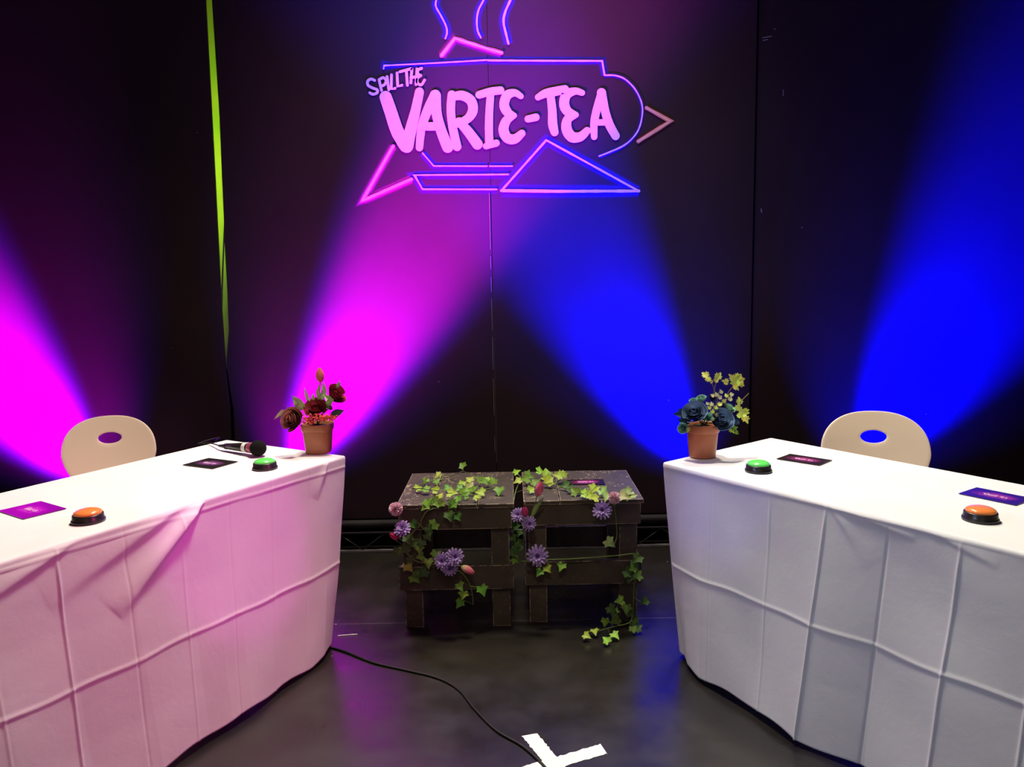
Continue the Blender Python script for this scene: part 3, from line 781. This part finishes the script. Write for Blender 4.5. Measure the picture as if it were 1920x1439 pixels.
# ---------------------------------------------------------------- potted bouquets
def pot(t, mat, square=False, H=.124, r0=.050, r1=.063):
    def shape(r, z, a):
        if square: k = (abs(math.cos(a)) ** 5 + abs(math.sin(a)) ** 5) ** (-1/5); k = 1 + (k - 1) * .62
        else: k = 1
        return (r*k*math.cos(a), r*k*math.sin(a), z)
    prof = [(.6*r0, .002), (r0, .002), (r0*1.02, .006), (r0 + (r1-r0)*.72, H*.76)]
    def loft(prof, name, n=64, parent=t):
        mb = MB(); mb.grid(lambda u, v: shape(prof[min(int(round(v*(len(prof)-1))), len(prof)-1)][0], prof[int(round(v*(len(prof)-1)))][1], u*2*PI + PI/4), n, len(prof)-1, closed=True)
        mb.f.append(tuple(range(n))[::-1]); return mb.build(name, mat, parent)
    b = loft(prof + [(r0 + (r1-r0)*.70, H*.80)], 'pot')
    loft([(r1*.94, H*.765), (r1*.985, H*.755), (r1*1.0, H*.77), (r1*1.045, H*.985), (r1*1.03, H), (r1*.97, H), (r1*.93, H*.93), (r1*.86, H*.86)], 'rim', parent=b)
    mb = MB().lathe([(r1*.84, H*.80), (r1*.86, H*.86), (r1*.5, H*.93), (.004, H*.96)], 24); mb.build('soil', SOIL, t)
def rose(t, p, n, R, base, rim, seed, stem_from):
    M = Matrix.Translation(Vector(p) - Vector(n).normalized() * R * .4) @ frame((0, 0, 0), n)
    o = xf(rose_mb(R, base, rim, seed=seed), M).build('rose', PETAL, t)
    q = Vector(p) - Vector(n).normalized() * R * .7
    MB().tube([Vector(stem_from), (Vector(stem_from) + q) / 2 + Vector((0, 0, .012)), q], .0022, 6, 5).build('stem', STEMM, o)
    return o
def depth_at(base, x, y, off=0): return aty(x, y, base.y + off) - base
BL = atz(593, 853, TZ); BLb = Vector((BL.x, BL.y + .045, TZ))
tl = empty('potted_bouquet', (BLb.x, BLb.y, TZ + .001), label='brown square plastic pot of dark red roses and a coral tulip on the left table', cat='flowers')
tl.rotation_euler = (0, 0, 0)
pot(tl, TERRA2, True)
base = tl.location.copy(); top = Vector((0, 0, .11))
RED = (.24, .008, .022); REDR = (.42, .06, .08)
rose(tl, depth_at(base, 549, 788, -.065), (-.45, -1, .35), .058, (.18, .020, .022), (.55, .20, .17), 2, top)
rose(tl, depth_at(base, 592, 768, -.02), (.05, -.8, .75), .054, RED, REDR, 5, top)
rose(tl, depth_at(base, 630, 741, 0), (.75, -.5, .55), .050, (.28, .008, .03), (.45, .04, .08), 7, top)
p = depth_at(base, 600, 704, .0)
mb = xf(tulip_mb(.064, .0175, (.72, .12, .12), (.95, .22, .20)), Matrix.Translation(p - Vector((0, 0, .031)))); tu = mb.build('tulip', PETAL, tl)
MB().tube([top, p * .5 + top * .5 + Vector((-.004, 0, 0)), p - Vector((0, 0, .03))], .003, 8, 5).build('stem', STEMM, tu)
LG = (.50, .64, .24)
for pts, w, c_ in [
    ([(598,752,0),(597,735,-.01),(601,718,0)], .009, (.50,.62,.20)), ([(603,752,0),(608,735,-.01),(607,716,0)], .012, LG),
    ([(612,760,-.02),(620,752,-.04),(606,738,-.02)], .016, LG), ([(582,760,0),(576,745,-.01),(571,727,0)], .008, LG), ([(588,758,0),(587,745,0),(589,738,0)], .007, LG),
    ([(570,770,-.02),(560,757,-.04),(549,743,-.03)], .020, (.34,.42,.16)), ([(546,776,-.03),(530,773,-.05),(514,787,-.04)], .011, (.46,.42,.22)),
    ([(618,784,0),(632,775,-.02),(646,770,-.01)], .017, (.06,.13,.07)), ([(632,728,0),(635,722,0),(637,714,0)], .009, (.50,.52,.24)), ([(542,772,-.03),(541,768,-.04),(538,763,-.04)], .008, (.35,.14,.10)),
    ([(620,770,.0),(618,765,-.02),(612,752,-.02)], .013, (.12,.22,.06))]:
    blade(tl, [depth_at(base, *q) for q in pts], w, c_)
rr = random.Random(3); mb = MB()
for i in range(210):
    cx, cy, sx, sy = ((583, 788, 14, 8), (617, 784, 12, 4), (600, 784, 14, 5))[i % 3]
    p = depth_at(base, rr.gauss(cx, sx*.5), rr.gauss(cy, sy*.5), -.055 + rr.uniform(-.012, .02))
    d = Vector((rr.uniform(-1, 1), rr.uniform(-1, .1), rr.uniform(-.4, 1)))
    M = frame(p, d); q = [M @ Vector(v) for v in ((-.005, 0, 0), (0, -.005, .002), (.005, 0, 0), (0, .005, .002), (0, 0, .012))]
    mb.add(q, [(0, 1, 4), (1, 2, 4), (2, 3, 4), (3, 0, 4)], (.88, .13, .11))
mb.build('coral_filler_blossom', PETAL, tl, smooth=False)

BR = atz(1322, 862, TZ); BRb = Vector((BR.x, BR.y + .045, TZ))
tr = empty('potted_bouquet', (BRb.x, BRb.y, TZ + .001), label='round terracotta pot of blue roses and lime leaf sprigs on the right table', cat='flowers')
pot(tr, TERRA, False, .132, .050, .064)
base = tr.location.copy(); top = Vector((0, 0, .118))
BLU = (.010, .035, .12); BLR = (.26, .38, .62)
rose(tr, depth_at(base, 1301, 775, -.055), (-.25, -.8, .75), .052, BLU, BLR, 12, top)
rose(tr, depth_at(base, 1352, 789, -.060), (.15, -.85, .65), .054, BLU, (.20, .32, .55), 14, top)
MI = (.16, .40, .30); MIR = (.36, .66, .50)
for (x, y, of, n, R, sd) in [(1315,748,.0,(-.2,-.4,1),.022,1),(1328,783,-.075,(-.1,-1,.5),.020,2),(1280,804,-.05,(-.6,-1,.1),.024,3),(1368,766,-.03,(.5,-.5,.8),.024,4),(1299,752,-.01,(-.4,-.3,1),.018,6)]:
    rose(tr, depth_at(base, x, y, of), n, R, MI if sd != 4 else (.26,.44,.30), MIR, sd + 20, top)
for (x, y, of) in [(1335,747,0),(1354,760,-.02),(1346,772,-.04)]:
    rose(tr, depth_at(base, x, y, of), (0, -.6, .8), .018, (.02,.02,.12), (.10,.08,.25), 30 + x % 7, top)
SPR = [(0,0),(.14,.05),(.34,.02),(.30,.20),(.50,.30),(.36,.42),(.44,.62),(.20,.60),(.14,.82),(0,1.0),(-.14,.82),(-.20,.60),(-.44,.62),(-.36,.42),(-.50,.30),(-.30,.20),(-.34,.02),(-.14,.05)]
LIM = (.76, .82, .14); LIM2 = (.84, .84, .36)
def sprig(t, pts, leaves, sc=1):
    mb = MB().tube([depth_at(base, *q) for q in pts], .0016, 6, 4); s_ = mb.build('sprig', BROWNSTEM, t)
    mb = MB()
    for (x, y, of, ang, size, c_) in leaves:
        p = depth_at(base, x, y, of); n = Vector((rnd(.3), -1, .45 + rnd(.3))); upd = Vector((math.cos(ang), 0, math.sin(ang)))
        M = frame(p, n, upd) @ Matrix.Translation((0, -.45*size, 0)); leaf(mb, M, size, [c * random.uniform(.85, 1.1) for c in c_], SPR, .15)
    mb.build('leaves', LEAF, s_)
sprig(tr, [(1335,790,-.02),(1338,750,0),(1338,728,0),(1332,716,0)], [(1322,703,0,2.3,.034,LIM),(1327,711,0,2.0,.028,LIM),(1333,716,0,2.6,.018,LIM)])
sprig(tr, [(1342,790,-.02),(1342,750,0),(1340,728,0),(1344,715,0)], [(1347,705,0,.9,.034,LIM),(1343,713,0,.6,.024,LIM)])
sprig(tr, [(1352,790,-.02),(1362,748,0),(1366,735,0),(1374,726,0)], [(1380,716,0,1.0,.046,LIM),(1384,706,-.01,.5,.032,LIM),(1372,708,0,2.2,.034,LIM),(1360,716,0,2.8,.030,LIM),(1380,727,-.01,-.8,.032,LIM),(1390,712,0,.2,.030,LIM),(1391,722,0,-.4,.024,LIM)])
sprig(tr, [(1365,785,-.03),(1380,765,-.01),(1392,750,0),(1404,738,0)], [(1386,752,0,1.6,.032,LIM),(1384,764,-.02,1.2,.034,LIM),(1395,775,-.02,.1,.042,LIM),(1388,780,-.03,-.8,.030,LIM),(1398,787,-.02,-1.2,.036,LIM),(1400,770,-.01,.3,.022,LIM)])
sprig(tr, [(1345,800,-.04),(1362,800,-.06),(1374,805,-.06)], [(1377,803,-.06,.3,.026,GR),(1372,808,-.06,-1.0,.026,LIM),(1381,812,-.06,-.6,.02,GR)])
sprig(tr, [(1340,790,-.02),(1345,750,0),(1350,730,0)], [(1343,740,-.01,1.8,.020,LIM2),(1350,745,-.01,.6,.022,LIM2),(1336,742,-.02,2.4,.018,LIM2),(1358,752,-.02,.8,.020,LIM),(1334,758,-.03,1.5,.020,LIM2),(1342,764,-.04,1.0,.022,LIM),(1350,758,-.03,.6,.022,LIM),(1369,748,-.01,1.0,.022,LIM2),(1336,772,-.06,1.4,.020,LIM),(1344,778,-.06,.6,.018,LIM2),(1330,765,-.05,2.4,.018,LIM),(1362,742,0,1.9,.02,LIM),(1352,735,0,1.6,.018,LIM2),(1372,740,0,.3,.02,LIM2),(1326,757,-.03,2.0,.016,LIM2),(1337,786,-.07,.3,.016,LIM2)])
for pts, w, c_ in [([(1295,790,-.02),(1280,778,-.03),(1261,776,-.02)], .017, (.012,.05,.09)), ([(1290,785,-.01),(1280,772,-.01),(1270,768,0)], .015, (.012,.05,.09)), ([(1292,795,-.03),(1280,790,-.03),(1270,787,-.03)], .014, (.012,.05,.09)),
                   ([(1375,790,-.02),(1382,792,-.03),(1386,796,-.02)], .012, (.02,.06,.12)), ([(1285,812,-.05),(1290,805,-.06),(1294,803,-.05)], .008, LIM)]:
    blade(tr, [depth_at(base, *q) for q in pts], w, c_)

# ---------------------------------------------------------------- buzzers
def buzzer(p, r, mat, label):
    t = empty('game_buzzer', p, label=label, cat='buzzer')
    MB().lathe([(r*.9, 0), (r, .001), (r, .007), (r*.96, .009), (r*.93, .011), (r*.91, .022), (r*.89, .024), (r*.80, .024)], 56).build('base', BLACK, t)
    n = 8; prof = [(r*.80, .018), (r*.83, .026)] + [(r*.83*math.cos(a), .027 + .013*math.sin(a)) for a in [i/n*PI/2*.96 for i in range(n+1)]]
    MB().lathe(prof, 56).build('button', mat, t)
rb = .0475
for (x, y, m_, lb) in [(497,879,GREENB,'green topped buzzer on the left table in front of the microphone'), (166,978,ORANGEB,'orange topped buzzer on the left table beside the magenta card'),
                       (1422,884,GREENB,'green topped buzzer on the right table near the terracotta pot'), (1838,975,ORANGEB,'orange topped buzzer on the right table in front of the violet card')]:
    p = atz(x, y, TZ + .001); buzzer(p, rb, m_, lb)

# ---------------------------------------------------------------- cards
def card(c4, z, label, edge, glow, L=.205, W=.115, flip=1, w_=None, ink=None):
    P = [atz(x, y, z) for x, y in c4]; c_ = sum(P, Vector()) / 4
    d = (P[3] - P[0]) + (P[2] - P[1]); ang = math.atan2(d.y, d.x)
    t = empty('printed_card', (c_.x, c_.y, z), ang, label=label, cat='card')
    MB().box((-L/2, -W/2, 0), (L/2, W/2, .0012)).build('card', card_mat('nebula_print_' + str(len(bpy.data.materials)), edge, glow), t, smooth=False)
    mb = MB()
    vs = MB()
    for n_, sts in LETTERS:
        for (s_,) in sts: ribbon(vs, [(p[0], -p[1], p[2]) for p in s_], 0, 0, smooth=4)
    for n_, sts in SMALL:
        for (s_,) in sts: ribbon(vs, [(p[0], -p[1]) for p in s_], 16, 0, smooth=3 if len(s_) > 3 else 0)
    sc = .075 / 1460
    vs.v = [((x - 850) * sc, (z_ + 640) * sc, .0015) for x, y_, z_ in vs.v]
    vs.build('lettering', simple('pale_pink_ink_' + str(len(bpy.data.materials)), (.92, .62, .85), .5), t, smooth=False)
    vs = MB()
    for (n_, pts, w, *_x) in LINES:
        if n_ not in ('steam_line',): ribbon(vs, [(p[0], -p[1]) for p in pts], 14, 0, smooth=0, cap=False)
    vs.v = [((x - 850) * sc, (z_ + 640) * sc, .0014) for x, y_, z_ in vs.v]
    vs.build('teapot_outline', simple('violet_ink_' + str(len(bpy.data.materials)), (.55, .12, .70), .5), t, smooth=False)
card(((345,873),(388,859),(445,865),(400,881)), TZ + .002, 'black card with a small violet logo beside the microphone, left table', (.022, .017, .020), (.30, .08, .34), .165, .13)
card(((0,963),(86,941),(125,949),(26,975)), TZ + .002, 'card with a painted magenta reflection beside the orange buzzer at the left edge', (.22, .003, .26), (.70, .02, .60), .168, .13)  # reflection of the magenta wall beam is put into these print colours
card(((1455,861),(1483,852),(1559,864),(1537,873)), TZ + .002, 'black card with a pink logo in front of the right chair', (.030, .018, .020), (.55, .05, .28), .168, .113)
card(((1803,926),(1831,916),(1925,934),(1913,949)), TZ + .002, 'violet card behind the orange buzzer at the right edge', (.040, .014, .12), (.48, .04, .32), .168, .118)
card(((1062,911),(1064,899),(1132,898),(1136,910)), .5425, 'dark card with a pink glow lying on the right pallet stool', (.025, .016, .018), (.60, .06, .28), .163, .09)

# ---------------------------------------------------------------- microphone
hd = atz(485, 841, TZ + .035); tail = atz(405, 836, TZ + .017)
mic = empty('microphone', hd, label='black wired microphone with foam ball, white band, lying on the left table', cat='microphone')
ax = (tail - hd).normalized(); Lm = .235
M = frame((0, 0, 0), ax)
def mseg(prof, name, mat, par=mic): return xf(MB().lathe(prof, 28), M).build(name, mat, par)
prof = []
for i in range(15):
    a = -PI/2 + PI * i / 14; prof.append((max(.002, .033 * math.cos(a)), .004 + .035 * math.sin(a)))
mseg(prof, 'foam_windscreen', FOAM)
def rad(z): return .0235 - (z - .03) * .062
def seg(z_a, z_b, name, mat, add=0): return mseg([(rad(z_a)*.9+add, z_a), (rad(z_a)+add, z_a+.001), (rad(z_b)+add, z_b-.001), (rad(z_b)*.9+add, z_b)], name, mat)
seg(.03, .058, 'collar', PINKMET)
seg(.058, .21, 'handle', BLACK)
seg(.066, .092, 'label_band', LABEL, .0008)
mseg([(.013, .205), (.0135, .212), (.008, .232), (.005, .262), (.003, .264)], 'cable_strain_relief', RUBBER)
e = ax * .255
pts = [e, atz(392,831,TZ+.010) - hd, atz(372,832,TZ+.006) - hd, (CL + EL*1.0 + FL*.02).to_3d() + Vector((-.035, .045, TZ + .006)) - hd]
q = pts[-1]
pts += [q + Vector((-.035, .03, -.05)), q + Vector((-.04, .035, -.35)), q + Vector((-.03, .05, -.735)), q + Vector((.1, .0, -.75)), ]
MB().tube(pts, .0028, 8, 8).build('cable', RUBBER, mic)

# ---------------------------------------------------------------- floor things
pp = [atz(*q, .0045) for q in ((560,1212),(598,1211),(640,1220),(700,1243),(760,1257),(820,1272),(860,1294),(890,1330),(930,1370),(980,1400),(1020,1437),(1050,1475),(1070,1520))]
tag(MB().tube([(-1.02, 3.10, .0045)] + pp, .0040, 8, 8).build('floor_cable', RUBBER), 'black cable snaking from under the left cloth to the white cross', 'cable')
x_ = empty('floor_mark', tuple(atz(1062, 1425, 0)), label='white tape cross stuck on the black floor at the front', cat='floor mark')
xo = x_.location.copy()
def strip(a, b, w, z, seed):
    rr = random.Random(seed); a = Vector(a); b = Vector(b); d = (b - a).normalized(); n = Vector((-d.y, d.x, 0)); L = (b - a).length; k = 40
    vs = []
    for i in range(k + 1):
        p = a + d * L * i / k
        if i == 0: p1, p2 = p + d*.006, p - d*.002
        elif i == k: p1, p2 = p - d*.002, p + d*.006
        else: p1 = p2 = p
        vs += [p1 + n*(w/2 + rr.uniform(-.0025, .0025)), p2 - n*(w/2 + rr.uniform(-.0025, .0025))]
    vs = [Vector((v.x, v.y, 0)) - Vector((xo.x, xo.y, 0)) for v in vs]
    up = [v + Vector((0, 0, z)) for v in vs]; dn = [v + Vector((0, 0, .0003)) for v in vs]; m = len(vs)
    fs = [(2*i, 2*i+1, 2*i+3, 2*i+2) for i in range(k)] + [(2*i, 2*i+2, m+2*i+2, m+2*i) for i in range(k)] + [(2*i+3, 2*i+1, m+2*i+1, m+2*i+3) for i in range(k)]
    MB().add(up + dn, fs).build('tape_strip', TAPE, x_, smooth=False)
strip(atz(992, 1378, 0), atz(1085, 1490, 0), .050, .0010, 1)
strip(atz(1133, 1405, 0), atz(940, 1462, 0), .052, .0016, 2)
a = atz(633, 1194, 0); b = atz(670, 1191, 0)
tag(MB().tube([a + Vector((0, 0, .002)), (a + b)/2 + Vector((0, .002, .002)), b + Vector((0, 0, .002))], .0022, 6, 4).build('white_straw', simple('bright_white_scrap', (.8, .75, .8), .6)), 'thin white scrap lying on the floor beside the left cloth', 'scrap')

# ---------------------------------------------------------------- chairs
def chair(loc, rz, w, top, label, lean=.10):
    """moulded one-piece shell chair; local -y is the sitter's front"""
    t = empty('moulded_chair', loc, rz, label=label, cat='chair')
    hw = w/2; zc = top - .17; hh = .17
    def outline(a):
        ca, sa = math.cos(a), math.sin(a)
        e = 2.6 if sa > 0 else 2.2
        r_ = (abs(ca) ** e + abs(sa) ** e) ** (-1/e)
        x, y = r_*ca*hw, r_*sa*hh*(1 if sa > 0 else 1.35)
        if y < 0: x *= 1 - .30 * min(1, (-y / (hh*1.35))) ** 1.3
        if y > 0: y -= .010 * (x/hw)**2
        return x, y
    hy = .065
    def bend(x, y):
        v = (zc + y)
        yy = .20 + lean * (v - .45) / .4 - .55 * x * x + (.12 * max(0, (.50 - v) / .06) ** 2 * -.12 if v < .5 else 0)
        return Vector((x, yy, v))
    n = 96
    mb = MB()
    def fn(u, v):
        a = u * 2 * PI; ox, oy = outline(a); ix, iy = .052*math.cos(a), hy + .026*math.sin(a)
        return bend(ix + (ox-ix)*v, iy + (oy-iy)*v)
    mb.grid(fn, n, 12, closed=True)
    mb.build('backrest', CHAIRM, t, solid=.011, bevel=.003)
    def seat(u, v):
        a = u*2*PI; e = 3.2; ca, sa = math.cos(a), math.sin(a); r_ = (abs(ca)**e + abs(sa)**e) ** (-1/e) * v
        x, y = r_*ca*.205, r_*sa*.205
        z = .445 - .012*(1 - min(1, (x*x+y*y)/.04)) - .02 * max(0, (-y - .14)/.06)**2 + .03 * max(0, (y - .13)/.07)**2
        return Vector((x, y - .015, z))
    mb = MB(); mb.grid(seat, 64, 10, closed=True); mb.build('seat', CHAIRM, t, solid=.011)
    for sx in (-1, 1):
        for sy in (-1, 1):
            MB().tube([(sx*.14, sy*.12 - .01, .434), (sx*.17, sy*.15 - .01, .40), (sx*.21, sy*.21 - .01, .009)], .0115, 10, 5).build('leg', STEEL, t)
    return t
cl_ = aty(207, 835, 3.70); chair((cl_.x + .035, 3.50, 0), math.radians(14), .420, .832, 'cream moulded chair with an oval hand hole, behind the left table')
cr_ = aty(1638, 835, 3.22); chair((cr_.x - .035, 2.98, 0), math.radians(-10), .432, .872, 'cream moulded chair with an oval hand hole, behind the right table')

# ---------------------------------------------------------------- light
def spot(name, loc, to, energy, col, ang, blend=1, r=.03, squash=None):
    d = bpy.data.lights.new(name, 'SPOT'); d.energy = energy; d.color = col; d.spot_size = math.radians(ang); d.spot_blend = blend; d.shadow_soft_size = r
    o = bpy.data.objects.new(name, d); COL.objects.link(o)
    dr = (Vector(to) - Vector(loc)).normalized()
    if squash:   # oval beam: narrow along the wall, long up the wall
        X = Vector((0, 1, 0)).cross(dr).normalized(); Z = -dr; Y = Z.cross(X)
        o.matrix_world = Matrix.Translation(loc) @ Matrix((X, Y, Z)).transposed().to_4x4() @ Matrix.Diagonal((squash, 1, 1, 1))
    else:
        o.location = loc; o.rotation_euler = dr.to_track_quat('-Z', 'Y').to_euler()
    return o
def wz(x, y): return aty(x, y, WY)
spot('overhead_work_light', (.03, 3.45, 5.0), (.0, 2.25, .75), 740, (1, .93, .74), 90, .8, .30)
spot('added_back_fill', (-.9, 4.02, 3.5), (-1.25, 2.55, .75), 240, (1, .93, .76), 66, .8, .2)  # added pair from behind, brightens tabletops while sparing the cloth fronts
spot('added_back_fill', (.95, 4.02, 3.5), (1.25, 2.45, .75), 240, (1, .93, .76), 66, .8, .2)
spot('front_wash', (-.1, -1.6, 3.4), (0, 3.6, .9), 38, (1, .74, .66), 90, 1, .25)
spot('added_chair_fill', (-.6, 1.0, 3.6), (-1.86, 3.62, .80), 190, (1, .82, .62), 15, 1, .08)  # added pair of narrow spots that brighten the chair backs
spot('added_chair_fill', (.5, 1.0, 3.6), (1.46, 3.2, .84), 170, (1, .82, .62), 16, 1, .08)
spot('added_bouquet_fill', (-.2, .6, 3.3), (-.81, 3.2, .86), 85, (1, .86, .70), 9, 1, .06)  # added pair, lifts the fronts of the pots and flowers
spot('added_bouquet_fill', (.2, .6, 3.3), (.74, 3.0, .86), 70, (1, .86, .70), 9, 1, .06)
spot('added_stool_fill', (.0, .2, 3.6), (.03, 3.3, .45), 105, (1, .90, .72), 16, 1, .06)  # unseen extra spot that brightens the stool fronts and their flowers
spot('added_backstage_fill', (-1.5, 4.95, 2.0), (-1.515, 4.2, 2.1), 60, (1, 1, .8), 130, 1, .05)  # added behind the flats to make the lime sliver bright
spot('added_sign_fill', (0, .4, 3.9), (0, 4.2, 2.25), 55, (1, .86, .80), 32, 1, .2)  # extra spot added to lighten the sign lettering and knob
def par(loc, to, e, ang, sq, pink, n, flood=.035):
    for k, (en, a_, s_) in enumerate(((e, ang, sq), (e * flood, ang * 1.35, min(1, sq * 1.55)))):  # second pass is an added wide, weak haze around each beam
        t_ = to if k == 0 else to + Vector((0, 0, .35))
        if pink: spot(n + '_red_emitter', loc, t_, en * .55, (1, 0, .0), a_ * .96, 1, .03, s_ * .97)
        spot(n + '_blue_emitter', loc, t_, en, (.10 if pink else 0, .0, 1), a_, 1, .03, s_ * 1.10)
LB = .10
par((-1.42, 3.66, LB), wz(715, 585), 9000, 64, .43, True, 'inner_magenta_uplight')
par((-2.06, 3.66, LB), wz(-22, 680), 11000, 62, .55, True, 'outer_magenta_uplight')
par((1.12, 3.66, LB), wz(1135, 585), 9000, 64, .43, False, 'inner_blue_uplight')
par((1.72, 3.68, LB), wz(1825, 560), 13000, 68, .54, False, 'outer_blue_uplight')
# coloured front lights on the cloths
spot('magenta_front_light', (1.9, 1.0, 2.3), (-1.05, 2.5, .55), 190, (1, .05, .45), 34, 1, .1)
spot('magenta_beam_light', (1.2, .9, 3.2), atz(395, 1060, .45), 120, (1, .02, .85), 11, .5, .05)
spot('blue_front_light', (-1.9, .9, 2.3), (.95, 2.3, .55), 105, (.52, .66, 1), 36, 1, .1)
spot('blue_beam_light', (-.9, 1.0, 3.2), atz(1405, 1000, .5), 62, (.15, .12, 1), 8, .6, .05)
spot('blue_beam_light', (-.9, 1.0, 3.2), atz(1310, 990, .5), 44, (.15, .12, 1), 5, .6, .05)
w = bpy.data.worlds.new('world'); scn.world = w; w.use_nodes = True
w.node_tree.nodes['Background'].inputs[0].default_value = (.9, .7, .85, 1); w.node_tree.nodes['Background'].inputs[1].default_value = .02
vs_ = scn.view_settings; vs_.view_transform = 'Standard'; vs_.look = 'None'; vs_.exposure = 0; vs_.gamma = 1; vs_.use_curve_mapping = False

GROUPS = {'purple_daisy': 'purple daisies on the ivy garlands', 'pink_tulip': 'pink tulip buds on the ivy garlands', 'pink_pompom_flower': 'pink pompom flowers on the stools',
          'game_buzzer': 'game buzzers on the tables', 'printed_card': 'printed logo cards', 'moulded_chair': 'cream chairs behind the tables',
          'pallet_stool': 'pallet wood stools', 'trestle_table': 'tables under white cloths', 'tablecloth': 'white tablecloths', 'ivy_garland': 'ivy garlands on the stools', 'potted_bouquet': 'potted bouquets on the tables'}
for o in scn.objects:
    b = o.name.split('.')[0]
    if o.parent is None and b in GROUPS: o['group'] = GROUPS[b]
